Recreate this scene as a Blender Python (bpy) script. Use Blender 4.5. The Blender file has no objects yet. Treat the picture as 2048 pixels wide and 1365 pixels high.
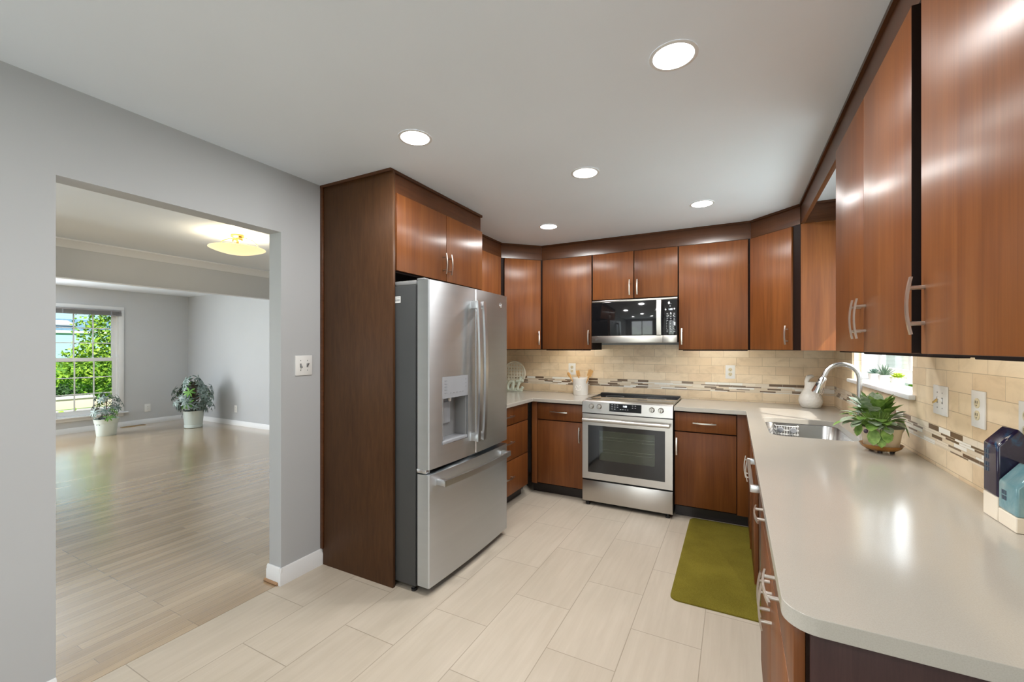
import bpy, bmesh, math, random
from mathutils import Vector, Matrix, Euler
random.seed(7)
S = bpy.context.scene
C = S.collection
PI = math.pi

# ------------------------------------------------------------------ camera, world, light, exposure
cam_d = bpy.data.cameras.new('camera'); cam = bpy.data.objects.new('camera', cam_d); C.objects.link(cam)
cam.location = (0, 0, 1.3917); cam.rotation_euler = (PI / 2, 0, 0.4814)
cam_d.sensor_width = 36; cam_d.lens = 850.53 / 2048 * 36; cam_d.shift_y = 13.53 / 2048
cam_d.clip_start = 0.02; cam_d.clip_end = 200
S.camera = cam
S.view_settings.view_transform = 'Standard'; S.view_settings.look = 'None'
S.view_settings.gamma = 1.0; S.view_settings.use_curve_mapping = False
S.view_settings.exposure = 0.18
S.cycles.use_denoising = True
S.cycles.max_bounces = 10; S.cycles.diffuse_bounces = 6; S.cycles.glossy_bounces = 5
S.cycles.transmission_bounces = 6; S.cycles.transparent_max_bounces = 10
S.cycles.sample_clamp_indirect = 6.0
S.cycles.caustics_reflective = False; S.cycles.caustics_refractive = False

W = bpy.data.worlds.new('sky'); S.world = W; W.use_nodes = True
wn = W.node_tree; wn.nodes.clear()
wo = wn.nodes.new('ShaderNodeOutputWorld'); wb = wn.nodes.new('ShaderNodeBackground'); ws = wn.nodes.new('ShaderNodeTexSky')
ws.sky_type = 'HOSEK_WILKIE'; ws.turbidity = 3.0; ws.ground_albedo = 0.35
ws.sun_direction = Vector((0.60, -0.42, 0.80)).normalized()
wb.inputs['Strength'].default_value = 1.35
wn.links.new(ws.outputs[0], wb.inputs['Color']); wn.links.new(wb.outputs[0], wo.inputs['Surface'])

def lamp(name, kind, loc, energy, color=(1, 1, 1), rot=(0, 0, 0), **k):
    l = bpy.data.lights.new(name, kind); l.energy = energy; l.color = color
    for a, v in k.items(): setattr(l, a, v)
    o = bpy.data.objects.new(name, l); C.objects.link(o); o.location = loc; o.rotation_euler = rot
    return o
sun = lamp('sun', 'SUN', (5, -5, 12), 7.5, (1, 0.95, 0.86), angle=0.01)
sun.rotation_euler = Vector((0.60, -0.42, 0.80)).to_track_quat('Z', 'Y').to_euler()
# daylight boosted by area lamps added at glass door, sink window and living room openings
DAY = (0.91, 0.96, 1.0)
lamp('window_fill', 'AREA', (-0.85, -2.83, 1.15), 42, DAY, (PI / 2, 0, 0), shape='RECTANGLE', size=2.0, size_y=2.0)
lamp('window_fill', 'AREA', (-7.9, -2.83, 1.25), 18, DAY, (PI / 2, 0, 0), shape='RECTANGLE', size=2.0, size_y=1.6)
lamp('window_fill', 'AREA', (-4.2, -2.83, 1.25), 12, DAY, (PI / 2, 0, 0), shape='RECTANGLE', size=1.8, size_y=1.7)
lamp('window_fill', 'AREA', (-9.58, 0.75, 1.25), 215, DAY, (PI / 2, 0, -PI / 2), shape='RECTANGLE', size=1.8, size_y=1.7)
lamp('window_fill', 'AREA', (0.93, 3.14, 1.62), 14, DAY, (PI / 2, 0, PI / 2), shape='RECTANGLE', size=1.0, size_y=0.85)

# ------------------------------------------------------------------ node helpers and materials
def mat_new(name):
    m = bpy.data.materials.new(name); m.use_nodes = True
    nt = m.node_tree; b = nt.nodes['Principled BSDF']
    return m, nt, b
def setp(b, **k):
    for a, v in k.items():
        n = {'color': 'Base Color', 'rough': 'Roughness', 'metal': 'Metallic', 'spec': 'Specular IOR Level', 'coat': 'Coat Weight',
             'coat_rough': 'Coat Roughness', 'aniso': 'Anisotropic', 'emit': 'Emission Color', 'emit_s': 'Emission Strength',
             'trans': 'Transmission Weight', 'ior': 'IOR', 'alpha': 'Alpha', 'sss': 'Subsurface Weight'}[a]
        if a in ('color', 'emit'): v = (*v, 1)
        b.inputs[n].default_value = v
def N(nt, t, **k):
    n = nt.nodes.new(t)
    for a, v in k.items():
        if a.startswith('i_'):
            key = a[2:]
            n.inputs[int(key) if key.isdigit() else key].default_value = v
        else: setattr(n, a, v)
    return n
def L(nt, a, b): nt.links.new(a, b)
def ramp(nt, src, stops, interp='LINEAR'):
    r = nt.nodes.new('ShaderNodeValToRGB'); r.color_ramp.interpolation = interp
    e = r.color_ramp.elements
    while len(e) < len(stops): e.new(0.5)
    for x, (p, c) in zip(e, stops): x.position = p; x.color = (*c, 1) if len(c) == 3 else c
    L(nt, src, r.inputs[0]); return r.outputs[0]
def coords(nt, scale=(1, 1, 1), loc=(0, 0, 0), rot=(0, 0, 0), kind='Object'):
    tc = nt.nodes.new('ShaderNodeTexCoord'); mp = nt.nodes.new('ShaderNodeMapping')
    mp.inputs['Scale'].default_value = scale; mp.inputs['Location'].default_value = loc; mp.inputs['Rotation'].default_value = rot
    L(nt, tc.outputs[kind], mp.inputs[0]); return mp.outputs[0]
def noise(nt, vec, scale, detail=4, rough=0.5, dist=0):
    n = N(nt, 'ShaderNodeTexNoise'); n.inputs['Scale'].default_value = scale; n.inputs['Detail'].default_value = detail
    n.inputs['Roughness'].default_value = rough; n.inputs['Distortion'].default_value = dist
    L(nt, vec, n.inputs['Vector']); return n.outputs[0]
def mixc(nt, f, a, b, mode='MIX'):
    m = N(nt, 'ShaderNodeMix', data_type='RGBA', blend_type=mode)
    if isinstance(f, (int, float)): m.inputs[0].default_value = f
    else: L(nt, f, m.inputs[0])
    for i, v in ((6, a), (7, b)):
        if isinstance(v, tuple): m.inputs[i].default_value = (*v, 1)
        else: L(nt, v, m.inputs[i])
    return m.outputs[2]
def math_(nt, op, a, b=None):
    m = N(nt, 'ShaderNodeMath', operation=op)
    for i, v in ((0, a), (1, b)):
        if v is None: continue
        if isinstance(v, (int, float)): m.inputs[i].default_value = v
        else: L(nt, v, m.inputs[i])
    return m.outputs[0]
def bump(nt, b, h, strength=0.2, dist=0.01):
    n = N(nt, 'ShaderNodeBump'); n.inputs['Strength'].default_value = strength; n.inputs['Distance'].default_value = dist
    L(nt, h, n.inputs['Height']); L(nt, n.outputs[0], b.inputs['Normal'])
def plain(name, color, rough=0.5, metal=0, vary=0.04, scale=6, **k):
    m, nt, b = mat_new(name); setp(b, color=color, rough=rough, metal=metal, **k)
    if vary:
        f = noise(nt, coords(nt), scale, 3)
        lo = tuple(c * (1 - vary) for c in color); hi = tuple(min(1, c * (1 + vary)) for c in color)
        L(nt, ramp(nt, f, [(0.3, lo), (0.7, hi)]), b.inputs['Base Color'])
    return m
def paint(name, color, rough=0.55, bumps=0.04):
    m, nt, b = mat_new(name); setp(b, color=color, rough=rough, spec=0.35)
    v = coords(nt); f = noise(nt, v, 1.6, 2)
    L(nt, ramp(nt, f, [(0.3, tuple(c * 0.985 for c in color)), (0.7, tuple(c * 1.015 for c in color))]), b.inputs['Base Color'])
    bump(nt, b, noise(nt, v, 160, 2), bumps, 0.002)
    return m
def wood(name, dark, mid, light, rough=0.37, grain=(22, 22, 1.1), coat=0.0, rnd=0.12, spec=0.34):
    m, nt, b = mat_new(name); setp(b, rough=rough, coat=coat, coat_rough=0.16, spec=spec, aniso=0.85)
    tg = N(nt, 'ShaderNodeTangent', direction_type='RADIAL', axis='Z'); L(nt, tg.outputs[0], b.inputs['Tangent'])
    oi = N(nt, 'ShaderNodeObjectInfo')
    tc = N(nt, 'ShaderNodeTexCoord'); add = N(nt, 'ShaderNodeVectorMath', operation='ADD')
    sc = N(nt, 'ShaderNodeVectorMath', operation='SCALE'); sc.inputs['Scale'].default_value = 9.0
    cmb = N(nt, 'ShaderNodeCombineXYZ')
    for i in range(3): L(nt, oi.outputs['Random'], cmb.inputs[i])
    L(nt, cmb.outputs[0], sc.inputs[0]); L(nt, tc.outputs['Object'], add.inputs[0]); L(nt, sc.outputs[0], add.inputs[1])
    mp = N(nt, 'ShaderNodeMapping'); mp.inputs['Scale'].default_value = grain; L(nt, add.outputs[0], mp.inputs[0])
    g1 = noise(nt, mp.outputs[0], 1.0, 5, 0.6, 0.6)
    mp2 = N(nt, 'ShaderNodeMapping'); mp2.inputs['Scale'].default_value = tuple(x * (7 if x > 5 else 3) for x in grain); L(nt, add.outputs[0], mp2.inputs[0])
    g2 = noise(nt, mp2.outputs[0], 1.0, 3, 0.6)
    mp3 = N(nt, 'ShaderNodeMapping'); mp3.inputs['Scale'].default_value = (4.5, 4.5, 1.4); L(nt, add.outputs[0], mp3.inputs[0])
    g3 = noise(nt, mp3.outputs[0], 1.0, 3, 0.55, 0.4)
    base = ramp(nt, g1, [(0.25, dark), (0.5, mid), (0.78, light)])
    base = mixc(nt, 0.30, base, ramp(nt, g3, [(0.3, dark), (0.7, light)]))
    base = mixc(nt, 0.22, base, ramp(nt, g2, [(0.35, (0.45, 0.45, 0.45)), (0.6, (1, 1, 1))]), 'MULTIPLY')
    hv = N(nt, 'ShaderNodeHueSaturation'); L(nt, base, hv.inputs['Color'])
    mr = N(nt, 'ShaderNodeMapRange'); mr.inputs[3].default_value = 1 - rnd; mr.inputs[4].default_value = 1 + rnd
    L(nt, oi.outputs['Random'], mr.inputs[0]); L(nt, mr.outputs[0], hv.inputs['Value'])
    L(nt, hv.outputs[0], b.inputs['Base Color'])
    bump(nt, b, g2, 0.05, 0.001)
    return m
def steel(name, color=(0.60, 0.59, 0.58), rough=0.27, aniso=0.65, vert=False):
    m, nt, b = mat_new(name); setp(b, color=color, rough=rough, metal=1.0, aniso=aniso); b.inputs['Anisotropic Rotation'].default_value = 0.25
    t = N(nt, 'ShaderNodeTangent', direction_type='RADIAL', axis='Z'); L(nt, t.outputs[0], b.inputs['Tangent'])
    L(nt, ramp(nt, noise(nt, coords(nt, (0.8, 0.8, 30)), 1.0, 2), [(0.3, tuple(c * 0.985 for c in color)), (0.7, tuple(min(1, c * 1.015) for c in color))]), b.inputs['Base Color'])
    return m
def glass_pane(name, tint=(1, 1, 1), rough=0.0, refl=1.0):
    m = bpy.data.materials.new(name); m.use_nodes = True; nt = m.node_tree; nt.nodes.clear()
    o = N(nt, 'ShaderNodeOutputMaterial'); t = N(nt, 'ShaderNodeBsdfTransparent'); g = N(nt, 'ShaderNodeBsdfGlossy')
    t.inputs[0].default_value = (*tint, 1); g.inputs['Roughness'].default_value = rough
    fr = N(nt, 'ShaderNodeFresnel'); fr.inputs[0].default_value = 1.45
    mx = N(nt, 'ShaderNodeMixShader'); L(nt, math_(nt, 'MULTIPLY', fr.outputs[0], refl), mx.inputs[0]); L(nt, t.outputs[0], mx.inputs[1]); L(nt, g.outputs[0], mx.inputs[2])
    L(nt, mx.outputs[0], o.inputs[0]); return m
def emit(name, color, s):
    m, nt, b = mat_new(name); setp(b, color=(0.8, 0.8, 0.8), emit=color, emit_s=s, rough=0.4); return m

def floor_tile():
    m, nt, b = mat_new('porcelain floor tile'); setp(b, rough=0.32, spec=0.45)
    v = coords(nt, rot=(0, 0, -PI / 2), loc=(0, 0, 0))          # brick length along world y
    tc = N(nt, 'ShaderNodeTexCoord'); sx = N(nt, 'ShaderNodeSeparateXYZ'); L(nt, tc.outputs['Object'], sx.inputs[0])
    cb = N(nt, 'ShaderNodeCombineXYZ'); L(nt, math_(nt, 'ADD', sx.outputs[1], 0.40 + 6.35), cb.inputs[0]); L(nt, math_(nt, 'ADD', sx.outputs[0], 1.412 + 0.3195 * 20), cb.inputs[1])
    br = N(nt, 'ShaderNodeTexBrick'); br.offset = 0.5; br.offset_frequency = 2; br.squash = 1
    br.inputs['Scale'].default_value = 1; br.inputs['Brick Width'].default_value = 0.635; br.inputs['Row Height'].default_value = 0.3195
    br.inputs['Mortar Size'].default_value = 0.0021; br.inputs['Mortar Smooth'].default_value = 0.1; br.inputs['Bias'].default_value = 0
    br.inputs['Color1'].default_value = (0, 0, 0, 1); br.inputs['Color2'].default_value = (1, 1, 1, 1); br.inputs['Mortar'].default_value = (0.5, 0.5, 0.5, 1)
    L(nt, cb.outputs[0], br.inputs['Vector'])
    c1 = ramp(nt, br.outputs['Color'], [(0, (0.515, 0.445, 0.36)), (1, (0.55, 0.48, 0.393))])
    st = noise(nt, coords(nt, (30, 2.2, 1)), 1.0, 4, 0.6, 0.5)
    c1 = mixc(nt, 1.0, c1, ramp(nt, st, [(0.3, (0.93, 0.92, 0.90)), (0.7, (1.04, 1.04, 1.04))]), 'MULTIPLY')
    cl = noise(nt, coords(nt, (3, 1.2, 1)), 2.0, 4)
    c1 = mixc(nt, 1.0, c1, ramp(nt, cl, [(0.3, (0.95, 0.95, 0.94)), (0.7, (1.03, 1.03, 1.03))]), 'MULTIPLY')
    L(nt, mixc(nt, br.outputs['Fac'], c1, (0.34, 0.285, 0.215)), b.inputs['Base Color'])
    bump(nt, b, math_(nt, 'SUBTRACT', 1.0, br.outputs['Fac']), 0.25, 0.002)
    return m
def floor_wood():
    m, nt, b = mat_new('light oak strip floor'); setp(b, rough=0.26, spec=0.5, coat=1.0, coat_rough=0.16); b.inputs['Coat IOR'].default_value = 1.75
    tc = N(nt, 'ShaderNodeTexCoord'); sx = N(nt, 'ShaderNodeSeparateXYZ'); L(nt, tc.outputs['Object'], sx.inputs[0])
    cb = N(nt, 'ShaderNodeCombineXYZ'); L(nt, math_(nt, 'ADD', sx.outputs[1], 20), cb.inputs[0]); L(nt, math_(nt, 'ADD', sx.outputs[0], 20.0), cb.inputs[1])
    br = N(nt, 'ShaderNodeTexBrick'); br.offset = 0.37; br.offset_frequency = 3; br.squash = 1
    br.inputs['Scale'].default_value = 1; br.inputs['Brick Width'].default_value = 0.92; br.inputs['Row Height'].default_value = 0.060
    br.inputs['Mortar Size'].default_value = 0.0011; br.inputs['Mortar Smooth'].default_value = 0.1
    br.inputs['Color1'].default_value = (0, 0, 0, 1); br.inputs['Color2'].default_value = (1, 1, 1, 1); br.inputs['Mortar'].default_value = (0.5, 0.5, 0.5, 1)
    L(nt, cb.outputs[0], br.inputs['Vector'])
    c1 = ramp(nt, br.outputs['Color'], [(0, (0.36, 0.25, 0.145)), (0.5, (0.43, 0.31, 0.185)), (1, (0.50, 0.37, 0.23))])
    g = noise(nt, coords(nt, (70, 3.0, 1)), 1.0, 5, 0.6, 0.8)
    c1 = mixc(nt, 1.0, c1, ramp(nt, g, [(0.3, (0.84, 0.83, 0.80)), (0.7, (1.06, 1.06, 1.06))]), 'MULTIPLY')
    L(nt, mixc(nt, br.outputs['Fac'], c1, (0.20, 0.14, 0.085)), b.inputs['Base Color'])
    bump(nt, b, math_(nt, 'SUBTRACT', 1.0, br.outputs['Fac']), 0.2, 0.001)
    return m
def backsplash(axis, phase):
    m, nt, b = mat_new('cream stone tile with glass strip band'); setp(b, rough=0.30, spec=0.5)
    tc = N(nt, 'ShaderNodeTexCoord'); sx = N(nt, 'ShaderNodeSeparateXYZ'); L(nt, tc.outputs['Object'], sx.inputs[0])
    u = math_(nt, 'ADD', sx.outputs[axis], 12 + phase); z = sx.outputs[2]
    def brick(z0, w, h, off, mortar, du=0.0):
        cb = N(nt, 'ShaderNodeCombineXYZ'); L(nt, math_(nt, 'ADD', u, du), cb.inputs[0]); L(nt, math_(nt, 'SUBTRACT', z, z0), cb.inputs[1])
        br = N(nt, 'ShaderNodeTexBrick'); br.offset = off; br.offset_frequency = 2; br.squash = 1
        for k, v in (('Scale', 1), ('Brick Width', w), ('Row Height', h), ('Mortar Size', mortar), ('Mortar Smooth', 0.1), ('Color1', (0, 0, 0, 1)), ('Color2', (1, 1, 1, 1)), ('Mortar', (0.5, 0.5, 0.5, 1))):
            br.inputs[k].default_value = v
        L(nt, cb.outputs[0], br.inputs['Vector']); return br
    b1 = brick(1.078 - 0.0755 * 6, 0.2, 0.0755, 0.5, 0.0011)
    stone = ramp(nt, b1.outputs['Color'], [(0, (0.76, 0.585, 0.385)), (0.5, (0.81, 0.645, 0.435)), (1, (0.85, 0.70, 0.50))])
    f = noise(nt, coords(nt, (9, 9, 14)), 1.0, 5, 0.6, 0.7)
    stone = mixc(nt, 1.0, stone, ramp(nt, f, [(0.28, (0.86, 0.84, 0.80)), (0.5, (1, 1, 1)), (0.75, (1.06, 1.06, 1.06))]), 'MULTIPLY')
    col = mixc(nt, b1.outputs['Fac'], stone, (0.48, 0.36, 0.22))
    rows = [(0.995, 1.0015, 0.14, 3.3), (1.0015, 1.014, 0.118, 1.7), (1.014, 1.0225, 0.104, 0.43), (1.0225, 1.037, 0.1, 5.21), (1.037, 1.046, 0.112, 2.77), (1.046, 1.0545, 0.121, 4.1), (1.0545, 1.076, 0.101, 0.93)]
    pal = [(0.0, (0.74, 0.64, 0.50)), (0.14, (0.86, 0.84, 0.78)), (0.34, (0.72, 0.60, 0.44)), (0.50, (0.80, 0.71, 0.58)), (0.62, (0.150, 0.092, 0.052)), (0.88, (0.22, 0.155, 0.10))]
    for z0, z1, w, du in rows:
        bb = brick(z0, w, z1 - z0, 0.5, 0.0008, du)
        c = mixc(nt, bb.outputs['Fac'], ramp(nt, bb.outputs['Color'], pal, 'CONSTANT'), (0.60, 0.52, 0.40))
        step = math_(nt, 'MULTIPLY', math_(nt, 'GREATER_THAN', z, z0), math_(nt, 'LESS_THAN', z, z1))
        col = mixc(nt, step, col, c)
    L(nt, col, b.inputs['Base Color'])
    bump(nt, b, math_(nt, 'SUBTRACT', 1.0, b1.outputs['Fac']), 0.15, 0.001)
    return m
def quartz():
    m, nt, b = mat_new('pale quartz'); setp(b, rough=0.15, spec=0.5)
    v = coords(nt); f = noise(nt, v, 420, 2); f2 = noise(nt, v, 2.5, 3)
    c = ramp(nt, f, [(0.3, (0.415, 0.385, 0.335)), (0.5, (0.44, 0.41, 0.36)), (0.75, (0.46, 0.43, 0.38))])
    L(nt, mixc(nt, 1.0, c, ramp(nt, f2, [(0.3, (0.97, 0.97, 0.97)), (0.7, (1.02, 1.02, 1.02))]), 'MULTIPLY'), b.inputs['Base Color'])
    return m
def leafy(name, dark, light, rough=0.5, scale=30, sss=0.0):
    m, nt, b = mat_new(name); setp(b, rough=rough)
    L(nt, ramp(nt, noise(nt, coords(nt), scale, 3), [(0.32, dark), (0.68, light)]), b.inputs['Base Color'])
    return m
def siding(name, c, h):
    m, nt, b = mat_new(name); setp(b, rough=0.6)
    tc = N(nt, 'ShaderNodeTexCoord'); sx = N(nt, 'ShaderNodeSeparateXYZ'); L(nt, tc.outputs['Object'], sx.inputs[0])
    fr = math_(nt, 'FRACT', math_(nt, 'DIVIDE', math_(nt, 'ADD', sx.outputs[2], 10), h))
    L(nt, ramp(nt, fr, [(0, tuple(x * 0.5 for x in c)), (0.1, c), (1, tuple(min(1, x * 1.06) for x in c))]), b.inputs['Base Color'])
    return m

M = {}
M['wall'] = paint('grey wall paint', (0.470, 0.483, 0.495))
M['wall_lightened'] = paint('grey wall paint lightened for weak light', (0.58, 0.59, 0.60))  # same wall paint, lightened to make up for weak light in the living room
M['ceiling'] = paint('ceiling paint', (0.82, 0.885, 0.965), 0.5)
M['white'] = paint('white trim paint', (0.78, 0.785, 0.79), 0.35, 0.01)
M['tile'] = floor_tile(); M['oak'] = floor_wood()
M['wood'] = wood('cherry stained cabinet wood', (0.112, 0.032, 0.009), (0.178, 0.056, 0.014), (0.250, 0.090, 0.024))
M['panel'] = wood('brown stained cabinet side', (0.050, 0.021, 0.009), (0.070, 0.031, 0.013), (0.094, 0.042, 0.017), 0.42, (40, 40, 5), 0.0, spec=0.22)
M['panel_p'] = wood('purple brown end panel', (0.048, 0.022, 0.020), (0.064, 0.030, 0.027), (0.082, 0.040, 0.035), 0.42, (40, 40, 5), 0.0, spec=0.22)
M['wood_d'] = wood('dark cabinet frame', (0.010, 0.004, 0.003), (0.014, 0.006, 0.004), (0.020, 0.009, 0.005), 0.55, rnd=0.05, spec=0.15)
M['fascia'] = wood('fascia wood darkened for dim light', (0.060, 0.020, 0.007), (0.092, 0.032, 0.011), (0.125, 0.046, 0.018), 0.25, (1.5, 1.5, 24), 0.0, 0.05, 0.35)  # cabinet wood darkened, standing in for the weaker light near the ceiling
M['kick'] = plain('dark toe kick', (0.016, 0.010, 0.008), 0.4)
M['quartz'] = quartz()
M['bs_back'] = backsplash(0, 0.0837); M['bs_side'] = backsplash(1, 0.072)
M['steel'] = steel('brushed stainless', (0.66, 0.695, 0.725), 0.36, 0.93); M['steel_l'] = steel('light brushed stainless', (0.60, 0.595, 0.59), 0.26)
M['steel_h'] = plain('satin steel bar', (0.60, 0.60, 0.60), 0.3, 1.0, 0)
M['steel_w'] = steel('warm brushed stainless', (0.52, 0.495, 0.46), 0.3, 0.5)
M['nickel'] = plain('brushed nickel', (0.62, 0.58, 0.52), 0.3, 1.0, 0.05, 40)
M['chrome'] = plain('chrome', (0.80, 0.80, 0.80), 0.10, 1.0, 0)
M['fridge_side'] = plain('charcoal fridge side', (0.048, 0.050, 0.051), 0.42)
M['black'] = plain('black plastic', (0.012, 0.012, 0.013), 0.35, 0, 0)
M['gap'] = plain('dark gasket', (0.012, 0.012, 0.013), 0.7, 0, 0)
M['blackglass'] = plain('black glass', (0.006, 0.006, 0.007), 0.05, 0, 0, spec=0.7)
M['cooktop'] = plain('black ceramic glass', (0.020, 0.019, 0.018), 0.06, 0, 0, spec=1.0, coat=1.0, coat_rough=0.05)
M['grey_pl'] = plain('silver grey plastic', (0.22, 0.222, 0.225), 0.35)
M['ltgrey'] = plain('light grey plastic', (0.28, 0.29, 0.31), 0.3)
M['plate'] = plain('white plastic plate', (0.80, 0.80, 0.78), 0.3, 0, 0.01)
M['almond'] = plain('almond plastic', (0.70, 0.62, 0.42), 0.35, 0, 0.01)
M['brass'] = plain('brass', (0.55, 0.38, 0.14), 0.3, 1.0, 0)
M['slot'] = plain('dark slot', (0.02, 0.02, 0.02), 0.6, 0, 0)
M['printing'] = plain('pale printing', (0.50, 0.52, 0.54), 0.5, 0, 0)
M['print_d'] = plain('grey printing', (0.20, 0.21, 0.22), 0.5, 0, 0)
M['clock'] = emit('clock digits', (0.75, 0.9, 1.0), 2.5)
M['lens'] = emit('lit lamp lens', (1.0, 0.98, 0.95), 14.0)
M['ceramic'] = plain('white glazed ceramic', (0.80, 0.77, 0.71), 0.22, 0, 0.02)
M['pot_cream'] = plain('cream glazed pot', (0.72, 0.62, 0.44), 0.35, 0, 0.06)
M['pot_mint'] = plain('pale mint plastic pot', (0.62, 0.70, 0.67), 0.4, 0, 0.02)
M['pot_white'] = plain('white pot', (0.82, 0.80, 0.77), 0.4, 0, 0.02)
M['saucer'] = plain('honey brown glazed saucer', (0.36, 0.165, 0.035), 0.2, 0, 0.3, 20)
M['soil'] = plain('potting soil', (0.035, 0.022, 0.014), 0.95, 0, 0.4, 60)
M['utensil'] = plain('pale wood utensil', (0.60, 0.33, 0.11), 0.5, 0, 0.12, 20)
M['sign'] = plain('pale mint painted wood', (0.70, 0.76, 0.64), 0.5, 0, 0.04)
M['lattice'] = plain('cream painted lattice', (0.72, 0.68, 0.55), 0.5, 0, 0.05)
M['blind'] = plain('grey blind slats', (0.30, 0.29, 0.30), 0.5, 0, 0.05)
M['glass'] = glass_pane('window glass', refl=0.25)
M['wood_oak'] = plain('oak moulding', (0.33, 0.18, 0.08), 0.4, 0, 0.15, 30)
M['register'] = plain('tan metal register', (0.42, 0.28, 0.13), 0.4, 0, 0.05)
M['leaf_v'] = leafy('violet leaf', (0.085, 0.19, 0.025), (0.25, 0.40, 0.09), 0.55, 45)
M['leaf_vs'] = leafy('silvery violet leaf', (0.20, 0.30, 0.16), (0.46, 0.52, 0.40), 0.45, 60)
M['stem_v'] = plain('green stem', (0.20, 0.33, 0.07), 0.5, 0, 0.1)
M['bud'] = plain('dark purple bud', (0.045, 0.025, 0.045), 0.6, 0, 0.1)
M['leaf_s'] = leafy('schefflera leaf', (0.05, 0.10, 0.07), (0.30, 0.37, 0.35), 0.4, 28)
M['leaf_sl'] = leafy('light schefflera leaf', (0.07, 0.22, 0.03), (0.20, 0.45, 0.08), 0.4, 9)
M['bark'] = plain('brown bark', (0.10, 0.065, 0.04), 0.85, 0, 0.3, 20)
M['succ1'] = leafy('blue green succulent', (0.035, 0.10, 0.075), (0.14, 0.25, 0.19), 0.45, 30)
M['succ2'] = leafy('grey green aloe', (0.045, 0.10, 0.06), (0.17, 0.26, 0.16), 0.45, 30)
M['succ3'] = leafy('yellow green succulent', (0.22, 0.36, 0.02), (0.48, 0.58, 0.06), 0.45, 30)
M['bowl'] = emit('lit alabaster glass', (1.0, 0.80, 0.42), 0.85); M['bowl'].node_tree.nodes['Principled BSDF'].inputs['Base Color'].default_value = (0.75, 0.60, 0.36, 1)
M['tree1'] = leafy('bright maple leaves', (0.10, 0.27, 0.015), (0.36, 0.56, 0.05), 0.6, 3)
M['tree2'] = leafy('dark evergreen leaves', (0.012, 0.05, 0.012), (0.05, 0.13, 0.03), 0.7, 3)
M['grass'] = leafy('lawn grass', (0.06, 0.19, 0.015), (0.13, 0.31, 0.03), 0.9, 2)
M['asphalt'] = plain('pale road', (0.42, 0.42, 0.43), 0.9, 0, 0.1, 3)
M['blue_siding'] = siding('pale blue siding', (0.42, 0.66, 0.80), 0.115)
M['pale_siding'] = siding('pale white siding', (0.50, 0.56, 0.62), 0.115)
M['roof'] = plain('blue grey shingles', (0.13, 0.25, 0.36), 0.8, 0, 0.25, 9)
def rug_mat():
    m, nt, b = mat_new('olive green pile'); setp(b, rough=0.95, spec=0.1)
    v = coords(nt); f = noise(nt, v, 260, 3); g = noise(nt, v, 3.2, 3, 0.6)
    c = mixc(nt, 0.45, ramp(nt, f, [(0.3, (0.125, 0.100, 0.010)), (0.7, (0.25, 0.205, 0.030))]), ramp(nt, g, [(0.35, (0.13, 0.105, 0.013)), (0.65, (0.24, 0.195, 0.028))]))
    L(nt, c, b.inputs['Base Color']); bump(nt, b, f, 0.9, 0.006); return m
M['rug'] = rug_mat()
def house_mat(name, low, high, mixed):
    m, nt, b = mat_new(name); setp(b, rough=0.10, spec=0.45, coat=0.15, coat_rough=0.03)
    f = noise(nt, coords(nt, (14, 14, 9)), 1.0, 4, 0.6, 1.0)
    L(nt, ramp(nt, f, [(0.36, low), (0.55, mixed), (0.72, high)]), b.inputs['Base Color']); return m
M['blue_glaze'] = house_mat('dark blue glaze', (0.010, 0.007, 0.026), (0.008, 0.11, 0.24), (0.020, 0.014, 0.042))
M['teal_glaze'] = house_mat('pale teal glaze', (0.13, 0.27, 0.31), (0.30, 0.42, 0.40), (0.20, 0.34, 0.37))
M['bisque'] = plain('unglazed white clay', (0.74, 0.66, 0.54), 0.6, 0, 0.02)
M['groove'] = plain('dark window groove', (0.02, 0.05, 0.09), 0.3, 0, 0)
def jar_mat():
    m, nt, b = mat_new('white pierced ceramic'); setp(b, color=(0.82, 0.79, 0.73), rough=0.25)
    v = N(nt, 'ShaderNodeTexVoronoi'); v.inputs['Scale'].default_value = 55; L(nt, coords(nt), v.inputs['Vector'])
    bump(nt, b, v.outputs['Distance'], 0.5, 0.006); return m
M['jar'] = jar_mat()

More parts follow.
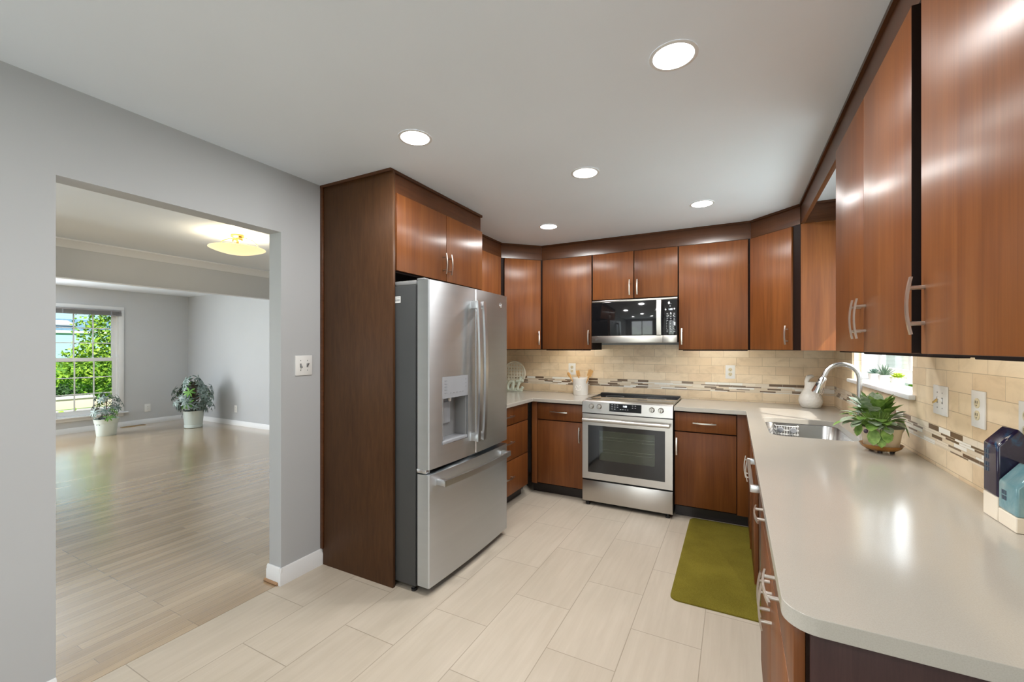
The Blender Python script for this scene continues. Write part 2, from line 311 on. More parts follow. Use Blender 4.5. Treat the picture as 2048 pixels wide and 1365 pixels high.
# ------------------------------------------------------------------ mesh builder
class MB:
    def __init__(s): s.bm = bmesh.new()
    def box(s, x0, x1, y0, y1, z0, z1, bev=0.0, seg=2):
        r = bmesh.ops.create_cube(s.bm, size=1.0, matrix=Matrix.Translation(((x0 + x1) / 2, (y0 + y1) / 2, (z0 + z1) / 2)) @ Matrix.Diagonal((abs(x1 - x0), abs(y1 - y0), abs(z1 - z0), 1)))
        if bev:
            es = list({e for v in r['verts'] for e in v.link_edges})
            bmesh.ops.bevel(s.bm, geom=es, offset=bev, segments=seg, profile=0.5, affect='EDGES', clamp_overlap=True)
        return s
    def face(s, pts):
        s.bm.faces.new([s.bm.verts.new(p) for p in pts]); return s
    def prism(s, poly, vec, cap=True):
        v = Vector(vec); a = [s.bm.verts.new(p) for p in poly]; b = [s.bm.verts.new(Vector(p) + v) for p in poly]
        n = len(poly)
        for i in range(n): s.bm.faces.new([a[i], a[(i + 1) % n], b[(i + 1) % n], b[i]])
        if cap: s.bm.faces.new(a[::-1]); s.bm.faces.new(b)
        return s
    def lathe(s, prof, c=(0, 0, 0), n=32, axis='Z', cap=True):
        rings = []
        for r, z in prof:
            ring = []
            for i in range(n):
                t = 2 * PI * i / n; x, y = r * math.cos(t), r * math.sin(t)
                p = {'Z': (x, y, z), 'X': (z, x, y), 'Y': (y, z, x)}[axis]
                ring.append(s.bm.verts.new((c[0] + p[0], c[1] + p[1], c[2] + p[2])))
            rings.append(ring)
        for a, b in zip(rings, rings[1:]):
            for i in range(n): s.bm.faces.new([a[i], a[(i + 1) % n], b[(i + 1) % n], b[i]])
        if cap:
            s.bm.faces.new(rings[0][::-1]); s.bm.faces.new(rings[-1])
        return s
    def tube(s, pts, r, n=12, flat=1.0, up=(0, 0, 1), cap=True):
        pts = [Vector(p) for p in pts]; m = len(pts)
        rs = r if isinstance(r, (list, tuple)) else [r] * m
        rings = []; ref = Vector(up)
        for i, p in enumerate(pts):
            d = (pts[min(i + 1, m - 1)] - pts[max(i - 1, 0)]).normalized()
            a = ref - d * ref.dot(d)
            if a.length < 1e-4: a = Vector((1, 0, 0)) - d * d.x
            if a.length < 1e-4: a = Vector((0, 1, 0)) - d * d.y
            a.normalize(); b = d.cross(a); ref = a
            rings.append([s.bm.verts.new(p + (a * math.cos(2 * PI * k / n) * flat + b * math.sin(2 * PI * k / n)) * rs[i]) for k in range(n)])
        for A, B in zip(rings, rings[1:]):
            for k in range(n): s.bm.faces.new([A[k], A[(k + 1) % n], B[(k + 1) % n], B[k]])
        if cap: s.bm.faces.new(rings[0][::-1]); s.bm.faces.new(rings[-1])
        return s
    def bar(s, pts, w, t, up=(0, 0, 1)):
        """rectangular section swept along pts; w across 'up', t along it"""
        pts = [Vector(p) for p in pts]; m = len(pts); rings = []
        for i, p in enumerate(pts):
            d = (pts[min(i + 1, m - 1)] - pts[max(i - 1, 0)]).normalized()
            a = Vector(up); a = (a - d * a.dot(d)).normalized(); b = d.cross(a)
            rings.append([s.bm.verts.new(p + a * (t / 2 * q) + b * (w / 2 * k)) for q, k in ((-1, -1), (-1, 1), (1, 1), (1, -1))])
        for A, B in zip(rings, rings[1:]):
            for k in range(4): s.bm.faces.new([A[k], A[(k + 1) % 4], B[(k + 1) % 4], B[k]])
        s.bm.faces.new(rings[0][::-1]); s.bm.faces.new(rings[-1]); return s
    def sphere(s, c, r, sc=(1, 1, 1), u=16, v=10):
        bmesh.ops.create_uvsphere(s.bm, u_segments=u, v_segments=v, radius=r, matrix=Matrix.Translation(c) @ Matrix.Diagonal((*sc, 1))); return s
    def leaf(s, base, d, up, ln, w, fold=0.25, droop=0.2, round_=False):
        d = Vector(d).normalized(); up = Vector(up); side = d.cross(up)
        if side.length < 1e-3: side = d.cross(Vector((1, 0.3, 0.2)))
        side.normalize(); nrm = side.cross(d).normalized(); b = Vector(base)
        prof = [(0, 0.12), (0.2, 0.75), (0.5, 1.0), (0.8, 0.72), (1.0, 0.0)] if round_ else [(0, 0.06), (0.3, 0.75), (0.6, 1.0), (0.85, 0.6), (1.0, 0.0)]
        mid, lf, rt = [], [], []
        for t, k in prof:
            p = b + d * (ln * t) - nrm * (droop * ln * t * t)
            mid.append(s.bm.verts.new(p))
            if k > 0:
                lf.append(s.bm.verts.new(p + side * (w / 2 * k) + nrm * (fold * w / 2 * k)))
                rt.append(s.bm.verts.new(p - side * (w / 2 * k) + nrm * (fold * w / 2 * k)))
        for i in range(len(prof) - 1):
            if i < len(lf) - 1:
                s.bm.faces.new([mid[i], lf[i], lf[i + 1], mid[i + 1]]); s.bm.faces.new([mid[i], mid[i + 1], rt[i + 1], rt[i]])
            else:
                s.bm.faces.new([mid[i], lf[i], mid[i + 1]]); s.bm.faces.new([mid[i], mid[i + 1], rt[i]])
        return s
    def build(s, name, mat, parent=None, world=False, angle=38, recalc=True):
        if recalc: bmesh.ops.recalc_face_normals(s.bm, faces=s.bm.faces[:])
        if world and parent is not None:
            o = Vector((0, 0, 0)); q = parent
            while q is not None: o += q.location; q = q.parent
            bmesh.ops.translate(s.bm, verts=s.bm.verts[:], vec=-o)
        me = bpy.data.meshes.new(name); s.bm.to_mesh(me); s.bm.free()
        me.materials.append(M[mat] if isinstance(mat, str) else mat)
        for p in me.polygons: p.use_smooth = True
        me.set_sharp_from_angle(angle=math.radians(angle))
        ob = bpy.data.objects.new(name, me); C.objects.link(ob)
        if parent is not None: ob.parent = parent
        return ob
def tag(o, label=None, cat=None, group=None, kind=None):
    if label: o['label'] = label
    if cat: o['category'] = cat
    if group: o['group'] = group
    if kind: o['kind'] = kind
    return o
def thing(name, label, cat, loc=(0, 0, 0), rz=0, group=None):
    o = bpy.data.objects.new(name, None); C.objects.link(o); o.location = loc; o.rotation_euler = (0, 0, rz); o.empty_display_size = 0.05
    return tag(o, label, cat, group)
def struct(name, mb, mat, parent=None):
    o = mb.build(name, mat, parent)
    if parent is None: o['kind'] = 'structure'
    return o
def slim(t, k, kz=1.0):
    for c in t.children_recursive:
        if c.type == 'MESH': c.data.transform(Matrix.Diagonal((k, k, kz, 1)))
def inst(src, name, parent, loc, rot=(0, 0, 0)):
    o = src.copy(); o.name = name; C.objects.link(o); o.parent = parent; o.location = loc; o.rotation_euler = rot; return o
def copy_tree(o, parent=None):
    c = o.copy(); C.objects.link(c); c.parent = parent
    for ch in list(o.children): copy_tree(ch, c)
    return c
def text(s, size, parent, name, mat, loc, rot, extrude=0.0004):
    cu = bpy.data.curves.new('t', 'FONT'); cu.body = s; cu.size = size; cu.extrude = extrude; cu.align_x = 'CENTER'; cu.align_y = 'CENTER'
    t = bpy.data.objects.new('t', cu); C.objects.link(t); bpy.context.view_layer.update()
    me = bpy.data.meshes.new_from_object(t.evaluated_get(bpy.context.evaluated_depsgraph_get()))
    bpy.data.objects.remove(t); bpy.data.curves.remove(cu)
    me.materials.clear(); me.materials.append(M[mat]); o = bpy.data.objects.new(name, me); C.objects.link(o)
    o.parent = parent; o.location = loc; o.rotation_euler = rot; return o

# ------------------------------------------------------------------ setting
XL, XR, YB, ZC, YN = -2.355, 0.726, 4.30, 2.4324, -2.80
XD, YD = -9.555, 4.48
struct('floor', MB().box(-2.37, XR + 0.2, YN - 0.1, YB + 0.2, -0.05, 0.0), 'tile')
struct('floor_wood', MB().box(XD - 0.1, -2.372, YN - 0.1, YD + 0.1, -0.05, 0.0), 'oak')
struct('ceiling', MB().box(-5.72, XR + 0.2, YN - 0.1, YD + 0.2, ZC, ZC + 0.12), 'ceiling')
struct('ceiling_living', MB().box(XD - 0.1, -5.72, YN - 0.1, YD + 0.2, 2.395, ZC + 0.12), 'ceiling')
# kitchen left wall with wide opening
w = MB(); w.box(-2.465, XL, YN, 0.649, 0, ZC); w.box(-2.465, XL, 1.583, YB + 0.008, 0, ZC); w.box(-2.465, XL, 0.649, 1.583, 2.07, ZC)
struct('wall_left', w, 'wall')
struct('wall_back', MB().box(-2.465, XR + 0.16, YB + 0.008, YB + 0.13, 0, ZC), 'wall')
w = MB(); x0, x1 = XR + 0.008, XR + 0.17
w.box(x0, x1, YN, 2.582, 0, ZC); w.box(x0, x1, 3.706, YB + 0.008, 0, ZC); w.box(x0, x1, 2.582, 3.706, 0, 1.15); w.box(x0, x1, 2.582, 3.706, 2.12, ZC)
struct('wall_right', w, 'wall')
# wall behind the viewer with a glass door, and the living room's near wall with unseen openings added for light
w = MB(); y0, y1 = YN - 0.1, YN
for a, b, z0, z1 in ((XD, -8.9, 0, ZC), (-8.9, -6.9, 0, 0.45), (-8.9, -6.9, 2.05, ZC), (-6.9, -5.1, 0, ZC), (-5.1, -3.3, 0, 0.4), (-5.1, -3.3, 2.1, ZC), (-3.3, -1.85, 0, ZC), (-1.85, 0.15, 2.15, ZC), (0.15, XR + 0.17, 0, ZC)):
    w.box(a, b, y0, y1, z0, z1)
struct('wall_near', w, 'wall')
# living room: right wall, far wall with window opening and an unseen one added for light
struct('wall_living_right', MB().box(XD - 0.1, -2.465, YD, YD + 0.1, 0, ZC), 'wall')
wy0, wy1, wz0, wz1 = 2.55, 3.415, 0.265, 2.045
w = MB(); w.box(XD - 0.12, XD, YN, -0.2, 0, ZC); w.box(XD - 0.12, XD, 1.7, wy0, 0, ZC); w.box(XD - 0.12, XD, -0.2, 1.7, 0, 0.35); w.box(XD - 0.12, XD, -0.2, 1.7, 2.12, ZC); w.box(XD - 0.12, XD, wy1, YD + 0.1, 0, ZC); w.box(XD - 0.12, XD, wy0, wy1, 0, wz0); w.box(XD - 0.12, XD, wy0, wy1, wz1, ZC)
struct('wall_living_far', w, 'wall_lightened')
# header beam and crown moulding between dining and living room
struct('wall_header', MB().box(-5.80, -5.69, YN, YD, 2.066, ZC), 'wall_lightened')
def crown(x, sgn, y0, y1, z, name):
    p = [(0, 0), (0.075, 0), (0.075, -0.012), (0.060, -0.020), (0.040, -0.042), (0.018, -0.062), (0.012, -0.078), (0, -0.078)]
    struct(name, MB().prism([(x + sgn * a, y0, z + b) for a, b in p], (0, y1 - y0, 0)), 'white')
crown(-5.69, 1, YN, YD, ZC, 'trim_1')
# baseboards
def base_run(name, p0, p1, nrm, h=0.10, t=0.014):
    p0, p1, n = Vector((*p0, 0)), Vector((*p1, 0)), Vector((*nrm, 0))
    prof = [(0, 0), (t, 0), (t, h * 0.72), (t * 0.75, h * 0.78), (t * 0.72, h * 0.90), (t * 0.35, h), (0, h)]
    return MB().prism([p0 + n * a + Vector((0, 0, z)) for a, z in prof], p1 - p0)
struct('baseboard_left', base_run('', (XL, 1.57), (XL, 1.8588), (1, 0)), 'white')
struct('baseboard_jamb', base_run('', (-2.475, 1.583), (-2.342, 1.583), (0, -1)), 'white')
struct('baseboard_left_near', base_run('', (XL, YN), (XL, 0.649), (1, 0)), 'white')
struct('baseboard_far', base_run('', (XD, YN), (XD, YD), (1, 0), 0.085), 'white')
struct('baseboard_living', base_run('', (XD, YD), (-2.465, YD), (0, -1), 0.085), 'white')
struct('trim_2', MB().tube([(-2.362, 1.569, 0.008), (-2.485, 1.569, 0.008)], 0.010, 8), 'wood_oak')

# windows -----------------------------------------------------------------------------------------
# living room double-hung window
wd = struct('window_1', MB().box(XD - 0.12, XD - 0.005, wy0, wy0 + 0.02, wz0, wz1).box(XD - 0.12, XD - 0.005, wy1 - 0.02, wy1, wz0, wz1).box(XD - 0.12, XD - 0.005, wy0 + 0.02, wy1 - 0.02, wz1 - 0.02, wz1).box(XD - 0.12, XD - 0.005, wy0 + 0.02, wy1 - 0.02, wz0, wz0 + 0.02), 'white')
m = MB()
for a, b in ((wy0 - 0.06, wy0 + 0.005), (wy1 - 0.005, wy1 + 0.065)): m.box(XD, XD + 0.022, a, b, wz0, wz1 - 0.001, 0.005)
m.box(XD, XD + 0.024, wy0 - 0.06, wy1 + 0.065, wz1 - 0.001, wz1 + 0.06, 0.005)
struct('window_casing', m, 'white', wd)
struct('window_sill', MB().box(XD - 0.02, XD + 0.06, wy0 - 0.11, wy1 + 0.12, wz0 - 0.022, wz0, 0.006).box(XD, XD + 0.02, wy0 - 0.06, wy1 + 0.06, wz0 - 0.075, wz0 - 0.022, 0.004), 'white', wd)
def sash(x, y0, y1, z0, z1, fr, cols, rows, name, mun=0.016):
    m = MB(); t = 0.03
    m.box(x, x + t, y0, y0 + fr, z0, z1); m.box(x, x + t, y1 - fr, y1, z0, z1); m.box(x, x + t, y0 + fr, y1 - fr, z0, z0 + fr * 1.15); m.box(x, x + t, y0 + fr, y1 - fr, z1 - fr, z1)
    o = struct(name, m, 'white', wd)
    m = MB(); a0, a1, b0, b1 = y0 + fr, y1 - fr, z0 + fr * 1.15, z1 - fr
    for i in range(1, cols): yy = a0 + (a1 - a0) * i / cols; m.box(x + 0.006, x + 0.022, yy - mun / 2, yy + mun / 2, b0, b1)
    for i in range(1, rows): zz = b0 + (b1 - b0) * i / rows; m.box(x + 0.005, x + 0.023, a0, a1, zz - mun / 2, zz + mun / 2)
    struct('muntin_grid', m, 'white', o)
    struct('glass_pane', MB().box(x + 0.012, x + 0.015, a0, a1, b0, b1), 'glass', o)
sash(XD - 0.10, wy0 + 0.02, wy1 - 0.02, 1.16, wz1 - 0.02, 0.055, 3, 3, 'upper_sash')
sash(XD - 0.065, wy0 + 0.02, wy1 - 0.02, wz0 + 0.02, 1.222, 0.055, 3, 3, 'lower_sash')
# raised mini blind
bl = thing('window_blind', 'grey mini blind raised to the top of the living room window', 'blind', (XD + 0.03, 2.98, 1.945))
m = MB(); m.box(XD - 0.004, XD + 0.045, 2.535, 3.435, 2.016, 2.043, 0.003); m.build('head_rail', 'blind', bl, True)
m = MB()
for k in range(12): m.box(XD + 0.004, XD + 0.040, 2.54, 3.44, 1.957 + k * 0.0048, 1.9595 + k * 0.0048)
m.build('slat_stack', 'blind', bl, True)
MB().box(XD + 0.004, XD + 0.04, 2.54, 3.44, 1.945, 1.955, 0.002).build('bottom_rail', 'blind', bl, True)
for yy in (2.70, 3.30): MB().box(XD + 0.0405, XD + 0.042, yy - 0.009, yy + 0.009, 1.944, 2.016).build('ladder_tape', 'ltgrey', bl, True)
# window over the sink
wk = struct('window_2', MB().box(0.868, 0.89, 2.59, 2.63, 1.19, 2.11).box(0.868, 0.89, 3.64, 3.70, 1.19, 2.11).box(0.868, 0.89, 2.63, 3.64, 1.19, 1.265).box(0.868, 0.89, 2.63, 3.64, 2.06, 2.11).box(0.866, 0.886, 3.10, 3.14, 1.265, 2.06), 'white')
struct('glass_pane', MB().box(0.876, 0.879, 2.63, 3.64, 1.265, 2.06), 'glass', wk)
struct('window_jamb', MB().box(0.774, 0.868, 3.690, 3.7058, 1.18, 2.118).box(0.774, 0.868, 2.5825, 2.598, 1.18, 2.118).box(0.774, 0.868, 2.598, 3.690, 2.10, 2.118), 'white', wk)
struct('window_sill', MB().box(0.7256, 0.868, 2.584, 3.704, 1.155, 1.177).box(0.699, 0.7255, 2.54, 3.734, 1.155, 1.177, 0.004), 'white', wk)
# glass door behind the viewer
dr = struct('door_1', MB().box(-1.85, -1.78, YN - 0.09, YN - 0.02, 0, 2.15).box(0.08, 0.15, YN - 0.09, YN - 0.02, 0, 2.15).box(-0.89, -0.81, YN - 0.09, YN - 0.02, 0, 2.15).box(-1.78, -0.89, YN - 0.09, YN - 0.02, 2.08, 2.15).box(-0.81, 0.08, YN - 0.09, YN - 0.02, 2.08, 2.15).box(-1.78, -0.89, YN - 0.09, YN - 0.02, 0, 0.08).box(-0.81, 0.08, YN - 0.09, YN - 0.02, 0, 0.08), 'white')
struct('glass_pane', MB().box(-1.78, -0.89, YN - 0.06, YN - 0.055, 0.08, 2.08).box(-0.81, 0.08, YN - 0.06, YN - 0.055, 0.08, 2.08), 'glass', dr)

# tiled splash walls
m = MB(); m.box(XL + 0.001, XR, YB, YB + 0.008, 0.88, 1.42)
struct('trim_3', m, 'bs_back')
m = MB(); m.box(XR, XR + 0.008, 0.60, YB, 0.88, 1.155); m.box(XR, XR + 0.008, 0.60, 2.582, 1.155, 1.42); m.box(XR, XR + 0.008, 3.706, YB, 1.155, 2.0); m.box(XR + 0.008, XR + 0.048, 3.700, 3.7059, 1.178, 2.0)
struct('trim_4', m, 'bs_side')
m = MB(); m.box(XL, XL + 0.008, 2.86, YB, 0.88, 1.42); struct('trim_5', m, 'bs_side')

# ------------------------------------------------------------------ cabinet parts
def pull_mesh(ln, vertical, name):
    """arched bar pull; back of posts on y=0, bar out to y=-0.034"""
    m = MB(); h = ln / 2; k = 10
    pts = []
    for i in range(k + 1):
        t = -1 + 2 * i / k; out = -0.0335 + 0.0085 * t * t
        pts.append((0, out, t * h) if vertical else (t * h, out, 0))
    m.bar(pts, 0.0105, 0.0052, (0, 1, 0))
    for q in (-0.62, 0.62):
        a = (0, 0, q * h) if vertical else (q * h, 0, 0); b = (0, -0.030, q * h) if vertical else (q * h, -0.030, 0)
        m.tube([a, b], 0.0052, 10)
    o = m.build(name, 'nickel'); C.objects.unlink(o); return o
PV = pull_mesh(0.140, True, 'handle'); PH = pull_mesh(0.170, False, 'handle')

def cabinet(name, label, cat, loc, rz, w, d, z0, z1, fronts, toe=False, body_poly=None, body_mat='wood_d', group=None, side=None):
    """front frame on local y=0, fronts stand proud to y=-0.02; local x runs left to right seen from the front"""
    t = thing(name, label, cat, (loc[0], loc[1], 0), rz, group)
    m = MB(); zb = 0.10 if toe else z0
    if body_poly: m.prism([(x, y, zb) for x, y in body_poly], (0, 0, z1 - zb))
    else: m.box(0, w, 0.0, d, zb, z1)
    m.build('carcass', body_mat, t)
    if toe: MB().box(0, w, 0.065, 0.085, 0.0, 0.0995).build('toe_kick', 'kick', t)
    for f in fronts:
        kind, x0, x1, a, b = f[:5]; ex = f[5] if len(f) > 5 else None; proud = f[6] if len(f) > 6 else 0.0
        p = MB().box(x0, x1, -0.0195 - proud, -0.0005, a, b, 0.0022, 2).build(kind, 'wood', t)
        if ex:
            src = PV if ex[0] == 'v' else PH
            inst(src, 'handle', p, (ex[1], -0.0195 - proud, ex[2]))
    if side: MB().box(*side).build('side_panel', 'panel', t)
    return t
def to_local(loc, rz, pts):
    c, s = math.cos(-rz), math.sin(-rz)
    return [((x - loc[0]) * c - (y - loc[1]) * s, (x - loc[0]) * s + (y - loc[1]) * c) for x, y in pts]

UZ0, UZ1 = 1.372, 2.287
R90, R45 = PI / 2, PI / 4
# ---- fridge enclosure
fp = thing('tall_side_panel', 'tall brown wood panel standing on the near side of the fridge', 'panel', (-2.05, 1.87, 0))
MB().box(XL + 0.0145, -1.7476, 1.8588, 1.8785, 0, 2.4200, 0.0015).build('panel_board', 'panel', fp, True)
MB().box(XL + 0.0005, XL + 0.024, 1.8475, 1.8586, 0.104, 2.418, 0.002).build('scribe_strip', 'fascia', fp, True)
cabinet('wall_cabinet', 'deep two door cabinet mounted above the fridge', 'cabinet', (-1.7676, 1.8790), R90, 0.967, 0.586, 1.835, UZ1 + 0.01,
        [('door', 0.0145, 0.4955, 1.8456, 2.299, ('v', 0.4610, 1.961)), ('door', 0.5010, 0.9655, 1.8456, 2.299, ('v', 0.5220, 1.961))])
# ---- left wall cabinets behind the fridge
cabinet('wall_cabinet', 'wall cabinet between the fridge cabinet and the left corner cabinet', 'cabinet', (-2.05, 2.848), R90, 0.842, 0.304, UZ0, UZ1,
        [('door', 0.012, 0.415, UZ0 + 0.005, 2.281), ('door', 0.421, 0.806, UZ0 + 0.005, 2.281, ('v', 0.455, 1.49))])
LD = (-2.05, 3.69)
poly = to_local(LD, R45, [(-2.05, 3.69), (-1.7455, 3.9945), (-1.7455, YB - 0.001), (XL + 0.009, YB - 0.001), (XL + 0.009, 3.691)])
cabinet('corner_cabinet', 'angled corner wall cabinet left of the stove, beside the fridge', 'cabinet', LD, R45, 0.431, 0, UZ0, UZ1,
        [('door', 0.030, 0.414, UZ0 + 0.005, 2.281, ('v', 0.385, 1.49))], body_poly=poly)
# ---- back wall cabinets
YF = 3.9952
cabinet('wall_cabinet', 'single door wall cabinet left of the microwave', 'cabinet', (-1.745, YF), 0, 0.5385, YB - YF - 0.0005, UZ0, UZ1,
        [('door', 0.018, 0.529, UZ0 + 0.005, 2.281, ('v', 0.505, 1.49))])
cabinet('wall_cabinet', 'short two door cabinet above the microwave', 'cabinet', (-1.206, YF), 0, 0.7735, YB - YF - 0.0005, 1.836, UZ1,
        [('door', 0.004, 0.386, 1.847, 2.281, ('v', 0.355, 1.947)), ('door', 0.394, 0.766, 1.847, 2.281, ('v', 0.424, 1.947))])
cabinet('wall_cabinet', 'wide single door wall cabinet right of the microwave', 'cabinet', (-0.432, YF), 0, 0.552, YB - YF - 0.0005, UZ0, UZ1,
        [('door', 0.003, 0.5325, UZ0 + 0.005, 2.281, ('v', 0.028, 1.49))])
RD = (0.1205, 3.9952)
poly = to_local(RD, -R45, [(0.1205, 3.9952), (0.425, 3.6907), (XR - 0.001, 3.6907), (XR - 0.001, YB - 0.001), (0.1205, YB - 0.001)])
cc = cabinet('corner_cabinet', 'angled corner wall cabinet above the white jar', 'cabinet', RD, -R45, 0.431, 0, UZ0, UZ1,
             [('door', 0.012, 0.375, UZ0 + 0.005, 2.281, ('v', 0.345, 1.485))], body_poly=poly)
c0, s0 = math.cos(R45), math.sin(R45)
pp = to_local(RD, -R45, [(0.427, 3.6905), (XR - 0.001, 3.6905), (XR - 0.001, 3.686), (0.427, 3.686)])
MB().prism([(x, y, UZ0) for x, y in pp], (0, 0, UZ1 - UZ0)).build('side_panel', 'wood', cc)
# ---- right wall cabinets
wc = cabinet('wall_cabinet', 'two door wall cabinet beside the sink window', 'cabinet', (0.425, 2.402), -R90, 0.984, XR - 0.4255, UZ0, UZ1,
        [('door', 0.030, 0.4895, UZ0 + 0.005, 2.276, ('v', 0.458, 1.494)), ('door', 0.4925, 0.951, UZ0 + 0.005, 2.276, ('v', 0.522, 1.494))])
MB().box(0.9511, 0.9523, -0.0192, -0.0007, UZ0 + 0.006, 2.275).build('gap_shade_strip', 'wood_d', wc)  # dark strip added on the door edge as the shade of the gap
cabinet('wall_cabinet', 'nearest wall cabinet with one large door over the house canisters', 'cabinet', (0.425, 1.4175), -R90, 0.505, XR - 0.4255, UZ0, UZ1,
        [('door', 0.0305, 0.4885, UZ0 + 0.005, 2.276, ('v', 0.053, 1.494))])

# ---- fascia boards with thin crown strips, from the cabinet tops to the ceiling
def fascia(label, p0, p1, nrm, zb=UZ1 + 0.001, t=0.02, ext0=0.0, ext1=0.0):
    p0, p1, n = Vector((*p0, 0)), Vector((*p1, 0)), Vector((*nrm, 0)).normalized()
    d = (p1 - p0).normalized(); f = thing('fascia_board', label, 'fascia', ((p0 + p1) / 2))
    a, b = p0, p1
    MB().prism([a + Vector((0, 0, zb)), b + Vector((0, 0, zb)), b - n * t + Vector((0, 0, zb)), a - n * t + Vector((0, 0, zb))], (0, 0, ZC - 0.001 - zb)).build('board', 'fascia', f, True)
    a, b = p0 - d * ext0, p1 + d * ext1
    z = ZC - 0.0175
    MB().prism([a + Vector((0, 0, z)), b + Vector((0, 0, z)), b + n * 0.012 + Vector((0, 0, z)), a + n * 0.012 + Vector((0, 0, z))], (0, 0, 0.0165)).build('crown_strip', 'fascia', f, True)
fascia('dark fascia board above the fridge cabinet, against the ceiling', (-1.7676 + 0.002, 1.8792), (-1.7656, 2.8455), (1, 0), UZ1 + 0.012, 0.02, 0.0, 0.01)
f = bpy.context.scene.objects  # crown return over the tall panel
MB().box(XL + 0.001, -1.7538, 1.8464, 1.8788, ZC - 0.0175, ZC - 0.001).build('crown_strip', 'fascia', fp, True)
fascia('dark fascia board between the fridge cabinet and the left corner', (-2.048, 2.8485), (-2.048, 3.690), (1, 0))
fascia('short angled fascia board over the left corner cabinet', (-2.0486, 3.6925), (-1.7448, 3.9935), (1, -1))
fascia('long fascia board over the stove wall cabinets', (-1.7440, 3.9940), (0.1190, 3.9940), (0, -1))
fascia('angled fascia board over the right corner cabinet', (0.1195, 3.9938), (0.4235, 3.6898), (-1, -1))
fascia('long fascia board running past the sink window toward the viewer', (0.427, 3.688), (0.427, 0.913), (-1, 0), UZ1 - 0.002 + 0.003, 0.023)
fascia('short fascia return beside the sink window, behind the long one', (0.4505, 3.685), (XR - 0.001, 3.685), (0, -1))

# ---- base cabinets
YBF = 3.720
cabinet('base_cabinet', 'base cabinet with three dark drawers beyond the fridge', 'cabinet', (-1.740, 2.812), R90, 0.829, 0.605, 0, 0.881,
        [('drawer', 0.012, 0.8025, 0.722, 0.8725, ('h', 0.405, 0.798)), ('drawer', 0.012, 0.8025, 0.417, 0.714, ('h', 0.405, 0.573)), ('drawer', 0.012, 0.8025, 0.112, 0.409, ('h', 0.405, 0.27))], toe=True)
cabinet('base_cabinet', 'base cabinet left of the stove with one drawer over a door', 'cabinet', (-1.7395, YBF), 0, 0.5335, YB - YBF - 0.0005, 0, 0.881,
        [('drawer', 0.078, 0.5265, 0.7165, 0.868, ('h', 0.301, 0.796)), ('door', 0.078, 0.5265, 0.112, 0.7075, ('v', 0.500, 0.601)), ('filler', 0.021, 0.074, 0.1, 0.879)], toe=True)
cabinet('base_cabinet', 'base cabinet right of the stove with one drawer over a door', 'cabinet', (-0.437, YBF), 0, 0.552, YB - YBF - 0.0005, 0, 0.881,
        [('drawer', 0.006, 0.4525, 0.7165, 0.868, ('h', 0.229, 0.790)), ('door', 0.006, 0.4525, 0.112, 0.7075, ('v', 0.022, 0.592)), ('filler', 0.4575, 0.5335, 0.1, 0.879)], toe=True)
FX = 0.117
cabinet('base_cabinet', 'sink base cabinet with two dark doors under the window', 'cabinet', (FX, 3.70), -R90, 1.063, XR - FX - 0.0005, 0, 0.64,
        [('door', 0.09, 0.606, 0.112, 0.8725, ('v', 0.57, 0.625), 0.007), ('door', 0.613, 1.058, 0.112, 0.8725, ('v', 0.665, 0.625))], toe=True)
cabinet('base_cabinet', 'nearest base cabinet with two drawers over two doors', 'cabinet', (FX, 2.022), -R90, 1.082, XR - FX - 0.0005, 0, 0.881,
        [('drawer', 0.004, 0.524, 0.7215, 0.8725, ('h', 0.262, 0.795)), ('drawer', 0.530, 1.079, 0.7215, 0.8725, ('h', 0.785, 0.795)),
         ('door', 0.004, 0.524, 0.112, 0.7135, ('v', 0.492, 0.625)), ('door', 0.530, 1.079, 0.112, 0.7135, ('v', 0.563, 0.625))], toe=True,
        side=(0.006 - 0.0, 0.006, 0, 0, 0, 0) if False else None)
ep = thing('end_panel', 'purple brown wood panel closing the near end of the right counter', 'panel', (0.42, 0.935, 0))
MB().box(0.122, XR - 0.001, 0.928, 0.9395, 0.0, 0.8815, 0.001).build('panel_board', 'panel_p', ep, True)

# ---- dishwasher
dw = thing('dishwasher', 'stainless dishwasher under the right counter between sink doors and near drawers', 'dishwasher', (0.40, 2.33, 0))
MB().box(0.135, XR - 0.002, 2.032, 2.625, 0.10, 0.879).build('tub', 'black', dw, True)
d_ = MB().box(0.117, 0.1345, 2.030, 2.628, 0.115, 0.874, 0.003).build('door', 'steel', dw, True)
m = MB(); m.bar([(0.0665, 2.07 + i * 0.052, 0.792 + 0.0) for i in range(11)], 0.026, 0.014, (1, 0, 0))
for yy in (2.082, 2.578): m.box(0.060, 0.117, yy - 0.013, yy + 0.013, 0.777, 0.807, 0.004)
h = m.build('handle', 'steel_h', d_, True)
MB().box(0.18, 0.20, 2.035, 2.625, 0.0, 0.0995).build('toe_kick', 'kick', dw, True)

# ------------------------------------------------------------------ worktops
def slab(name, label, outer, z0, z1, hole=None, bev=0.003):
    m = MB(); bm = m.bm
    vs = [bm.verts.new((x, y, z1)) for x, y in outer]
    if hole:
        hs = [bm.verts.new((x, y, z1)) for x, y in hole]
        es = [bm.edges.new((vs[i], vs[(i + 1) % len(vs)])) for i in range(len(vs))] + [bm.edges.new((hs[i], hs[(i + 1) % len(hs)])) for i in range(len(hs))]
        bmesh.ops.triangle_fill(bm, use_beauty=True, use_dissolve=False, edges=es)
    else: bm.faces.new(vs)
    r = bmesh.ops.extrude_face_region(bm, geom=bm.faces[:])
    bmesh.ops.translate(bm, verts=[v for v in r['geom'] if isinstance(v, bmesh.types.BMVert)], vec=(0, 0, z0 - z1))
    o = m.build(name, 'quartz', None, angle=30); tag(o, label, 'countertop')
    md = o.modifiers.new('edge', 'BEVEL'); md.width = bev; md.segments = 2; md.limit_method = 'ANGLE'; md.angle_limit = 1.2
    return o
